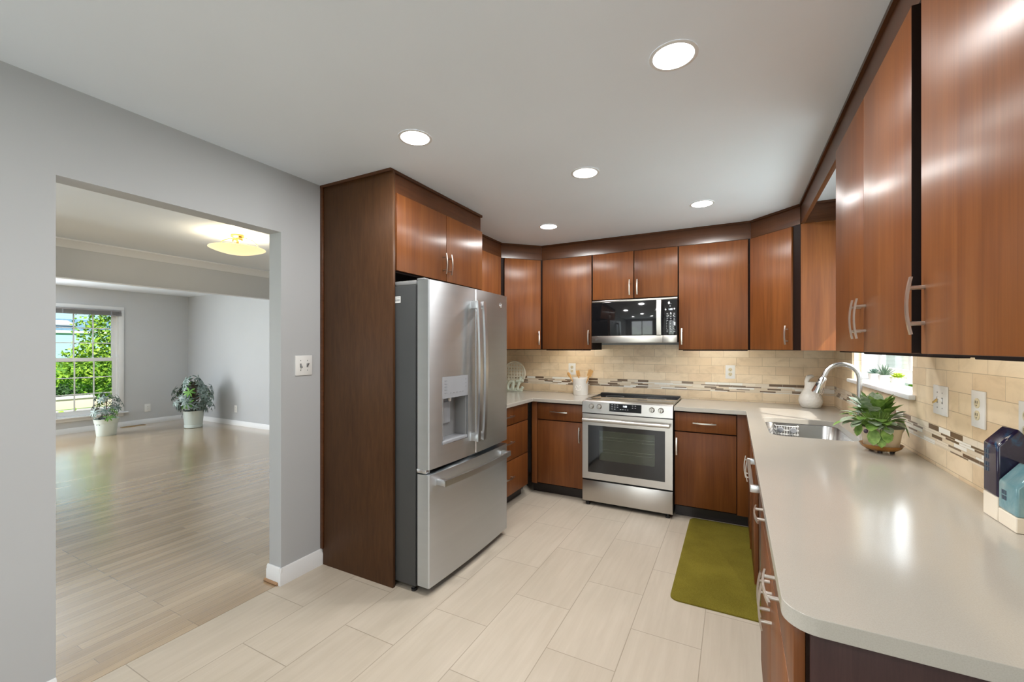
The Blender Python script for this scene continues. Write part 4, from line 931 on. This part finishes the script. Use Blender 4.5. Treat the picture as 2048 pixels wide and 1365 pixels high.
for k in range(120):
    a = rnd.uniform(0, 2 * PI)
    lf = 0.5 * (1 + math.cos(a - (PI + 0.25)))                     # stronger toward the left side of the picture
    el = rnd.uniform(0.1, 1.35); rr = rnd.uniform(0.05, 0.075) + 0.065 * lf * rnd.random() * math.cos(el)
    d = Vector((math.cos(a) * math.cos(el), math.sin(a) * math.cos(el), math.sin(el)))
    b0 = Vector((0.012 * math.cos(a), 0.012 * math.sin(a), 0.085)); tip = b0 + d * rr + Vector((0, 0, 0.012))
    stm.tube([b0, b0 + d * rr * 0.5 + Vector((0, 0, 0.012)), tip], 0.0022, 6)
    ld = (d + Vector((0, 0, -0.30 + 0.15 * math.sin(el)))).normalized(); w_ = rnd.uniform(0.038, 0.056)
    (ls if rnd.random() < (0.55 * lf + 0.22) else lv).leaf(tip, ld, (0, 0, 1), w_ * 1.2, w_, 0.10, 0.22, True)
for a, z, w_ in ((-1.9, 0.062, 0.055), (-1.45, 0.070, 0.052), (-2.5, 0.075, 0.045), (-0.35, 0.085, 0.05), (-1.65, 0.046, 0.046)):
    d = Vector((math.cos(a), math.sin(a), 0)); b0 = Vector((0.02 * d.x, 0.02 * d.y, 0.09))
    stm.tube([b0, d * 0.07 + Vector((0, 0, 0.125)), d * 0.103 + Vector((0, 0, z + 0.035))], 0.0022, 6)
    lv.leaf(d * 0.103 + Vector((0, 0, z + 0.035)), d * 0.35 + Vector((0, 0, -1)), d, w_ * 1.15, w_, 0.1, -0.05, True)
lv.build('leaves', 'leaf_v', vp, recalc=False); tag(ls.build('leaves', 'leaf_vs', vp, recalc=False), 'silvery leaves'); stm.build('stems', 'stem_v', vp)
m = MB()
for off, z, rr in ((-0.082, 0.090, 0.0100), (-0.018, 0.072, 0.0110)): m.sphere((0.886 * off - 0.23 * 0.092, 0.463 * off - 0.97 * 0.092, z), rr)
m.build('buds', 'bud', vp)

slim(vp, 0.83, 0.98); slim(ps, 0.78)
for c in vp.children:
    if c.name.split('.')[0] in ('leaves', 'stems'): c.data.transform(Matrix.Translation((-0.014, 0, 0.084)) @ Matrix.Diagonal((1.06, 1.0, 1.26, 1)) @ Matrix.Translation((0, 0, -0.084)))
# white goose shaped jar
gj = thing('ceramic_jar', 'white textured ceramic goose jar in the back corner', 'jar', (0.542, 4.123, 0.914))
MB().lathe([(0.0, 0.0), (0.066, 0.0), (0.078, 0.008), (0.090, 0.035), (0.094, 0.058), (0.087, 0.090), (0.066, 0.125), (0.050, 0.150), (0.0455, 0.180), (0.0475, 0.205), (0.043, 0.205), (0.040, 0.180), (0.0, 0.170)], (0, 0, 0), 40, cap=False).build('jar_body', 'jar', gj)
m = MB(); ax = Vector((0.886, 0.463, 0))
m.tube([Vector((0, 0, 0.16)) - ax * 0.034, Vector((0, 0, 0.212)) - ax * 0.036, Vector((0, 0, 0.240)) - ax * 0.022, Vector((0, 0, 0.246)) + ax * 0.000, Vector((0, 0, 0.250)) + ax * 0.018, Vector((0, 0, 0.243)) + ax * 0.031], [0.016, 0.018, 0.020, 0.017, 0.011, 0.004], 14, up=(0.463, -0.886, 0))
m.build('goose_head', 'ceramic', gj)

slim(gj, 0.87)
# utensil crock
ck = thing('utensil_crock', 'white embossed crock left of the stove holding wooden spoons', 'crock', (-1.3864, 4.164, 0.914))
MB().lathe([(0.0, 0.0), (0.072, 0.0), (0.076, 0.005), (0.078, 0.145), (0.083, 0.155), (0.084, 0.172), (0.079, 0.174), (0.073, 0.165), (0.071, 0.012), (0.0, 0.012)], (0, 0, 0), 40, cap=False).build('crock_body', 'ceramic', ck)
m = MB()
for s_ in (-1, 1): m.tube([(s_ * 0.004, -0.0775, 0.085), (s_ * 0.016, -0.0765, 0.100), (s_ * 0.030, -0.072, 0.095), (s_ * 0.034, -0.070, 0.075), (s_ * 0.018, -0.0765, 0.062)], 0.0025, 6)
m.tube([(-0.03, -0.072, 0.055), (0, -0.0785, 0.048), (0.03, -0.072, 0.055)], 0.003, 6); m.build('relief', 'ceramic', ck)
def spoon(label, foot, tip, flat=False):
    f, t_ = Vector(foot), Vector(tip); d = (t_ - f)
    o = thing('wooden_spoon', label, 'utensil', (-1.3864 + f.x, 4.164 + f.y, 0.914 + f.z), 0, 'wooden utensils in the crock')
    m = MB(); m.tube([Vector((0, 0, 0)), d * 0.55, d * 0.80], [0.005, 0.0058, 0.0062], 8); m.build('spoon_handle', 'utensil', o)
    m = MB(); q = d.normalized()
    if flat: m.bar([d * 0.74, d * 0.84, d], 0.036, 0.006, (0, 1, 0.2))
    else: m.tube([d * 0.74, d * 0.80, d * 0.90, d * 0.97, d], [0.006, 0.014, 0.019, 0.014, 0.004], 12, 0.4, (0, 1, 0.2))
    m.build('spoon_bowl', 'utensil', o)
spoon('wooden spoon leaning left out of the white crock', (-0.012, -0.012, 0.016), (-0.128, -0.03, 0.226))
spoon('flat wooden spatula left of centre in the white crock', (-0.005, 0.030, 0.016), (-0.045, 0.040, 0.243), True)
spoon('inner wooden spatula leaning right out of the white crock', (0.020, 0.030, 0.016), (0.090, 0.040, 0.250), True)
spoon('outermost wooden spatula leaning right out of the white crock', (0.020, -0.025, 0.016), (0.128, -0.035, 0.255), True)

# lattice sign with script letters
sg = thing('eat_sign', 'pale mint script word sign with round lattice on the left counter', 'sign', (-2.165, 4.205, 0.914))
m = MB(); R_ = 0.130; zc = 0.195
m.tube([(R_ * math.cos(t), 0, zc + R_ * math.sin(t)) for t in [2 * PI * i / 40 for i in range(41)]], 0.009, 8, up=(0, 1, 0), cap=False)
for k in (-3, -2, -1, 0, 1, 2, 3):
    hx = math.sqrt(R_ ** 2 - (k * 0.035) ** 2)
    m.bar([(k * 0.035, 0, zc - hx), (k * 0.035, 0, zc + hx)], 0.019, 0.007, (0, 1, 0)); m.bar([(-hx, 0.001, zc + k * 0.035), (hx, 0.001, zc + k * 0.035)], 0.019, 0.007, (0, 1, 0))
m.build('lattice_disc', 'lattice', sg)
def stroke(pts, r=0.0085):
    out = []
    for i in range(len(pts) - 1):
        p0 = Vector(pts[max(i - 1, 0)]); p1 = Vector(pts[i]); p2 = Vector(pts[i + 1]); p3 = Vector(pts[min(i + 2, len(pts) - 1)])
        for k in range(5):
            t = k / 5; out.append(0.5 * ((2 * p1) + (p2 - p0) * t + (2 * p0 - 5 * p1 + 4 * p2 - p3) * t * t + (3 * p1 - p0 - 3 * p2 + p3) * t ** 3))
    out.append(Vector(pts[-1])); return out
m = MB()
e_ = [(-0.175, 0, 0.050), (-0.135, 0, 0.075), (-0.120, 0, 0.100), (-0.140, 0, 0.112), (-0.160, 0, 0.085), (-0.160, 0, 0.040), (-0.135, 0, 0.014), (-0.105, 0, 0.035)]
a_ = [(-0.030, 0, 0.100), (-0.062, 0, 0.106), (-0.092, 0, 0.070), (-0.092, 0, 0.028), (-0.070, 0, 0.014), (-0.045, 0, 0.040), (-0.022, 0, 0.108), (-0.034, 0, 0.040), (-0.020, 0, 0.014), (0.010, 0, 0.035)]
t_ = [(0.068, 0, 0.160), (0.045, 0, 0.100), (0.026, 0, 0.045), (0.036, 0, 0.015), (0.062, 0, 0.020), (0.088, 0, 0.050)]
cb_ = [(0.010, 0, 0.112), (0.050, 0, 0.115), (0.092, 0, 0.122)]
for st_ in (e_, a_, t_, cb_): m.tube([p + Vector((0.022, -0.016, -0.004)) for p in stroke(st_)], 0.0165, 8, up=(0, 1, 0))
m.build('letters', 'sign', sg)
MB().box(-0.15, 0.10, -0.03, 0.01, 0.0, 0.008, 0.002).build('stand', 'sign', sg)

# succulents on the window sill
def succulent(label, loc, kind, mat, s=1.0):
    t = thing('potted_succulent', label, 'plant', loc, 0, 'succulents on the window sill')
    MB().lathe([(0.0, 0.0), (0.027 * s, 0.0), (0.028 * s, 0.002), (0.038 * s, 0.056), (0.039 * s, 0.058), (0.036 * s, 0.058), (0.034 * s, 0.050), (0.0, 0.050)], (0, 0, 0), 28, cap=False).build('pot', 'pot_white', t)
    m = MB(); r = random.Random(hash(kind) % 97 if False else len(kind) * 7)
    if kind == 'aloe':
        for k in range(26):
            a = k * 2.399; el = 0.35 + 1.1 * (k / 26); d = Vector((math.cos(a) * math.cos(el), math.sin(a) * math.cos(el), math.sin(el)))
            m.tube([(0, 0, 0.05), Vector((0, 0, 0.05)) + d * 0.035, Vector((0, 0, 0.05)) + d * (0.068 + 0.01 * r.random())], [0.006, 0.005, 0.0008], 6, 0.5)
    else:
        rows = ((0.35, 12, 0.046), (0.75, 10, 0.040), (1.1, 7, 0.034), (1.4, 4, 0.026)) if kind == 'agave' else ((0.15, 14, 0.046), (0.45, 12, 0.042), (0.8, 9, 0.034), (1.2, 6, 0.024))
        for j, (el, n_k, ln) in enumerate(rows):
            for k in range(n_k):
                a = 2 * PI * (k + 0.5 * j) / n_k + r.uniform(-.1, .1); d = Vector((math.cos(a) * math.cos(el), math.sin(a) * math.cos(el), math.sin(el)))
                b = Vector((0, 0, 0.050 + 0.003 * j)); wm = 0.0065 if kind == 'agave' else 0.0085
                m.tube([b, b + d * ln * 0.45, b + d * ln * 0.8, b + d * ln], [wm * 0.5, wm, wm * 0.8, 0.001], 6, 0.45)
    m.build('leaves', mat, t); slim(t, 0.79); return t
succulent('blue green succulent in a white pot, farthest on the sink window sill', (0.760, 3.335, 1.177), 'agave', 'succ1')
succulent('spiky grey green aloe in a white pot, middle of the sink window sill', (0.766, 3.160, 1.177), 'aloe', 'succ2')
succulent('yellow green succulent in a white pot, nearest on the sink window sill', (0.769, 2.946, 1.177), 'rosette', 'succ3', 1.06)

# house shaped canisters
def house(label, x0, x1, y0, y1, ze, zr, zg, mat, wins, gwins):
    t = thing('house_canister', label, 'canister', ((x0 + x1) / 2, (y0 + y1) / 2, 0.914))
    xm = (x0 + x1) / 2
    def bv(o, w=0.004):
        md = o.modifiers.new('soft', 'BEVEL'); md.width = w; md.segments = 3; md.limit_method = 'ANGLE'; md.angle_limit = 0.5; return o
    bv(MB().box(x0, x1, y0, y1, 0.9145, zg).build('clay_base', 'bisque', t, True), 0.003)
    b = bv(MB().prism([(x0, y0, zg), (x1, y0, zg), (x1, y0, ze), (xm, y0, zr), (x0, y0, ze)], (0, y1 - y0, 0)).build('glazed_body', mat, t, True), 0.006)
    m = MB()
    for yc, zc_ in wins:
        for a in (0, 1):
            for c_ in (0, 1): m.box(x0 - 0.0006, x0 + 0.001, yc - 0.011 + a * 0.0125, yc - 0.011 + a * 0.0125 + 0.0095, zc_ - 0.013 + c_ * 0.0145, zc_ - 0.013 + c_ * 0.0145 + 0.0115)
    for xc, zc_ in gwins:
        for a in (0, 1):
            for c_ in (0, 1): m.box(xc - 0.011 + a * 0.0125, xc - 0.011 + a * 0.0125 + 0.0095, y0 - 0.0006, y0 + 0.001, zc_ - 0.013 + c_ * 0.0145, zc_ - 0.013 + c_ * 0.0145 + 0.0115)
    m.build('window_grooves', 'groove', b, True); return t
house('tall dark blue glazed house canister by the tile wall', 0.640, 0.722, 1.652, 1.727, 1.122, 1.172, 0.980, 'blue_glaze', [(1.706, 1.090), (1.706, 1.054)], [])
house('shorter pale teal glazed house canister in front of the blue one', 0.641, 0.723, 1.5655, 1.650, 1.030, 1.085, 0.955, 'teal_glaze', [(1.620, 0.998)], [(0.682, 0.995)])

# ------------------------------------------------------------------ living room plants and floor register
def schefflera(label, loc, pot_prof, stems, seed, light_share):
    t = thing('potted_schefflera', label, 'plant', loc)
    MB().lathe(pot_prof, (0, 0, 0), 40, cap=False).build('pot', 'pot_mint', t)
    rtop = pot_prof[-1][1]; MB().lathe([(0.0, rtop + 0.002), (0.06, rtop + 0.008), (stems['soil'], rtop + 0.001)], (0, 0, 0), 24, cap=False).build('soil', 'soil', t)
    r = random.Random(seed); a_, b_, st = MB(), MB(), MB()
    st.tube([(0, 0, rtop), (0.01, 0.0, rtop + stems['h'] * 0.5), (0.0, 0.01, rtop + stems['h'] * 0.9)], [0.011, 0.008, 0.005], 8)
    for k in range(stems['n']):
        a = r.uniform(0, 2 * PI); f = r.random() ** 0.8; z = rtop + 0.03 + stems['h'] * f
        rad = stems['r'] * (0.35 + 0.65 * math.sin(PI * min(1, 0.18 + f * 0.80))) * r.uniform(0.5, 1.0)
        c = Vector((rad * math.cos(a), rad * math.sin(a), z + r.uniform(-0.06, 0.04)))
        st.tube([(0, 0, max(rtop, z - 0.10)), c * 0.5 + Vector((0, 0, z * 0.5 + 0.01)), c], 0.0028, 5)
        out = Vector((math.cos(a), math.sin(a), 0.5)).normalized(); tgt = b_ if r.random() < light_share else a_
        n_l = r.choice((6, 7, 8)); ln = stems['l'] * r.uniform(0.75, 1.15)
        tv = Vector((-math.sin(a), math.cos(a), 0))
        for q in range(n_l):
            th = 2 * PI * q / n_l + r.uniform(-.2, .2); d = tv * math.cos(th) + out.cross(tv) * math.sin(th)
            tgt.leaf(c, d * 0.9 + out * 0.15 + Vector((0, 0, -0.30)), out, ln, ln * 0.30, 0.15, 0.25)
    st.build('stems', 'bark', t); a_.build('leaves', 'leaf_s', t, recalc=False); tag(b_.build('leaves', 'leaf_sl', t, recalc=False), 'fresh light green leaves'); slim(t, 0.80)
    for c in t.children:
        if c.name.split('.')[0] == 'leaves': c.data.transform(Matrix.Diagonal((1.13, 1.13, 1.02, 1)))
schefflera('smaller potted plant on the floor before the living room window', (-8.852, 3.008, 0), [(0.0, 0.0), (0.143, 0.0), (0.147, 0.006), (0.172, 0.195), (0.178, 0.200), (0.190, 0.262), (0.196, 0.268), (0.185, 0.268), (0.176, 0.225), (0.0, 0.225)],
           dict(n=30, h=0.37, r=0.24, l=0.085, soil=0.175), 5, 0.3)
schefflera('large bushy potted plant in the living room corner', (-8.390, 4.018, 0), [(0.0, 0.0), (0.150, 0.0), (0.165, 0.006), (0.170, 0.046), (0.168, 0.050), (0.163, 0.052), (0.190, 0.285), (0.196, 0.295), (0.185, 0.295), (0.178, 0.262), (0.0, 0.262)],
           dict(n=105, h=0.53, r=0.38, l=0.095, soil=0.176), 9, 0.06)
rg_ = thing('floor_register', 'tan metal floor register under the living room window wall', 'vent', (-9.46, 3.58, 0))
MB().box(-9.515, -9.405, 3.415, 3.745, 0.0003, 0.006, 0.002).build('register_frame', 'register', rg_, True)
m = MB()
for k in range(2): 
    for j in range(22): m.box(-9.497 + k * 0.045, -9.463 + k * 0.045, 3.432 + j * 0.0138, 3.438 + j * 0.0138, 0.0058, 0.0066)
m.build('slots', 'slot', rg_, True)

# ------------------------------------------------------------------ outdoors
struct('ground', MB().box(-60, XD - 0.4, -30, 40, -0.95, -0.90).box(XD - 0.4, 30, -40, YN - 0.35, -0.30, -0.15).box(XR + 0.5, 30, YN - 0.35, 40, -0.30, -0.15), 'grass')
struct('road', MB().box(-21.5, -17.0, -30, 40, -0.90, -0.87), 'asphalt')
m = MB(); m.prism([(-25.0, -30, -0.9), (-34, -30, -0.9), (-34, -30, 0.95), (-29.0, -30, 0.55)], (0, 70, 0)); struct('lawn_bank', m, 'grass')
struct('exterior_wall_sun_eave', MB().box(XD - 0.30, XD - 0.12, YN, 2.50, -0.9, 0.3).box(XR + 0.17, XR + 0.65, YN, YB + 0.2, ZC + 0.08, ZC + 0.16), 'blue_siding')  # second box is an unseen eave added to hold sun off the sink window
hs = thing('neighbor_house', 'pale blue sided house with blue grey roof beyond the road', 'house', (-34, 9, 0.5))
MB().box(-40, -31.5, -4, 22, 0.4, 2.28).build('wall', 'blue_siding', hs, True)
MB().prism([(-31.46, -4.5, 2.20), (-31.46, -4.5, 2.30), (-34.6, -4.5, 3.10), (-34.6, -4.5, 2.9)], (0, 27, 0)).build('roof', 'roof', hs, True)
MB().box(-31.5, -31.42, -4.5, 22.5, 2.18, 2.31).build('gutter', 'white', hs, True)
MB().box(-40, -34.5, -4, 22, 2.85, 8.0).build('upper_wall', 'blue_siding', hs, True)
for yy in (7.2, 8.9):
    MB().prism([(-32.4, yy, 2.60), (-33.6, yy + 0.0, 2.89), (-33.6, yy + 0.8, 2.89), (-32.4, yy + 0.8, 2.60)], (0.03, 0, 0.06)).build('skylight', 'plate', hs, True)
wl = thing('stone_wall', 'low pale stone wall along the far side of the road', 'wall', (-22.2, 7, -0.9))
MB().box(-22.4, -22.0, -4, 20, -0.9, -0.52).build('wall_block', 'bisque', wl, True)
MB().box(-22.45, -21.95, -4, 20, -0.52, -0.45).build('coping', 'plate', wl, True)
hd = MB(); r = random.Random(3)
def foliage(m, c, rad, sc, n, ln, r, shell=0.45):
    c = Vector(c)
    for _ in range(n):
        d = Vector((r.gauss(0, 1), r.gauss(0, 1), r.gauss(0, 1))).normalized(); k = rad * (shell + (1 - shell) * r.random())
        p = c + Vector((d.x * k * sc[0], d.y * k * sc[1], d.z * k * sc[2]))
        q = Vector((r.gauss(0, 1), r.gauss(0, 1), r.gauss(0, 0.6) - 0.2)).normalized(); s_ = q.cross(Vector((r.gauss(0, 1), r.gauss(0, 1), r.gauss(0, 1)))).normalized()
        l_ = ln * r.uniform(0.7, 1.3)
        vs = [m.bm.verts.new(p + v) for v in (q * 0, q * l_ * 0.5 + s_ * l_ * 0.33, q * l_, q * l_ * 0.5 - s_ * l_ * 0.33)]
        m.bm.faces.new(vs)
def tree(label, base, trunk_h, blobs, mat, ln, seed, name='garden_tree', cat='tree', dens=300):
    t = thing(name, label, cat, base); r = random.Random(seed)
    if trunk_h: MB().tube([(0, 0, 0), (0.05, 0.02, trunk_h * 0.5), (0, 0, trunk_h)], [0.16, 0.13, 0.07], 10).build('trunk', 'bark', t)
    m = MB()
    for c, rad, sc in blobs: foliage(m, c, rad, sc, int(dens * rad * rad), ln, r)
    m.build('foliage', mat, t, recalc=False); return t
tree('bright green leafy tree filling the right of the living room window', (-15.0, 5.35, -0.9), 2.4,
     [((0, 0.1, 2.9), 1.0, (1, 1, 1)), ((0.2, -0.55, 1.9), 0.75, (1, 1, 0.8)), ((-0.1, 0.7, 2.2), 1.0, (1, 1, 1)), ((0.1, -0.1, 1.25), 0.6, (1, 1.2, 0.6)), ((0, 0.5, 4.0), 1.0, (1, 1, 1)), ((0.3, -1.0, 1.55), 0.35, (1, 1.3, 0.7))], 'tree1', 0.095, 21, dens=2600)
tree('dark evergreen at the left edge of the living room window', (-25.5, 6.45, -0.4), 1.0, [((0, 0, 1.0), 0.8, (0.8, 0.55, 1.1)), ((0, 0, 1.9), 0.5, (0.8, 0.6, 1.2))], 'tree2', 0.10, 22, dens=2600)
tree('dark shrub row behind the stone wall', (-24.0, 8.0, -0.9), 0, [((0, -2.4, 0.5), 0.6, (1, 1.6, 0.8)), ((0, -0.8, 0.5), 0.6, (1, 1.6, 0.8)), ((0, 0.8, 0.6), 0.6, (1, 1.6, 0.8))], 'tree2', 0.14, 23, 'garden_shrub', 'shrub', 1800)
tree('light green bush just outside the living room window', (-12.2, 3.45, -0.9), 0, [((0, 0, 0.72), 0.36, (1, 1.4, 0.8)), ((0, 0.8, 0.62), 0.36, (1, 1.4, 0.8))], 'tree1', 0.09, 24, 'garden_shrub', 'shrub', 1800)
ns = thing('neighbor_house', 'pale sided house seen through the sink window', 'house', (6, 17, -0.15))
MB().box(0.6, 14, 16, 22, -0.15, 5.5).build('wall', 'pale_siding', ns, True)
MB().prism([(0.0, 15.5, 5.5), (0.0, 22.5, 5.5), (0.0, 19, 8.0)], (14.6, 0, 0)).build('roof', 'roof', ns, True)
tree('leafy shrub outside the sink window', (1.55, 5.3, -0.15), 0, [((0, 0, 1.0), 0.44, (1, 1.3, 0.9)), ((0.25, 0.9, 0.95), 0.45, (1, 1.3, 0.9))], 'tree1', 0.09, 25, 'garden_shrub', 'shrub', 1200)
for k, (x, y, s_) in enumerate(((-5.6, -8.5, 1.2), (-1.5, -9.5, 1.3), (2.6, -8.8, 1.2))):
    tree(('leftmost', 'middle', 'rightmost')[k] + ' green tree beyond the glass door behind the viewer', (x, y, -0.2), 1.2, [((0, 0, 2.0), s_, (1.2, 1, 1)), ((0.6, 0.2, 1.0), s_ * 0.7, (1.2, 1, 0.8))], 'tree1', 0.28, 30 + k, dens=160)
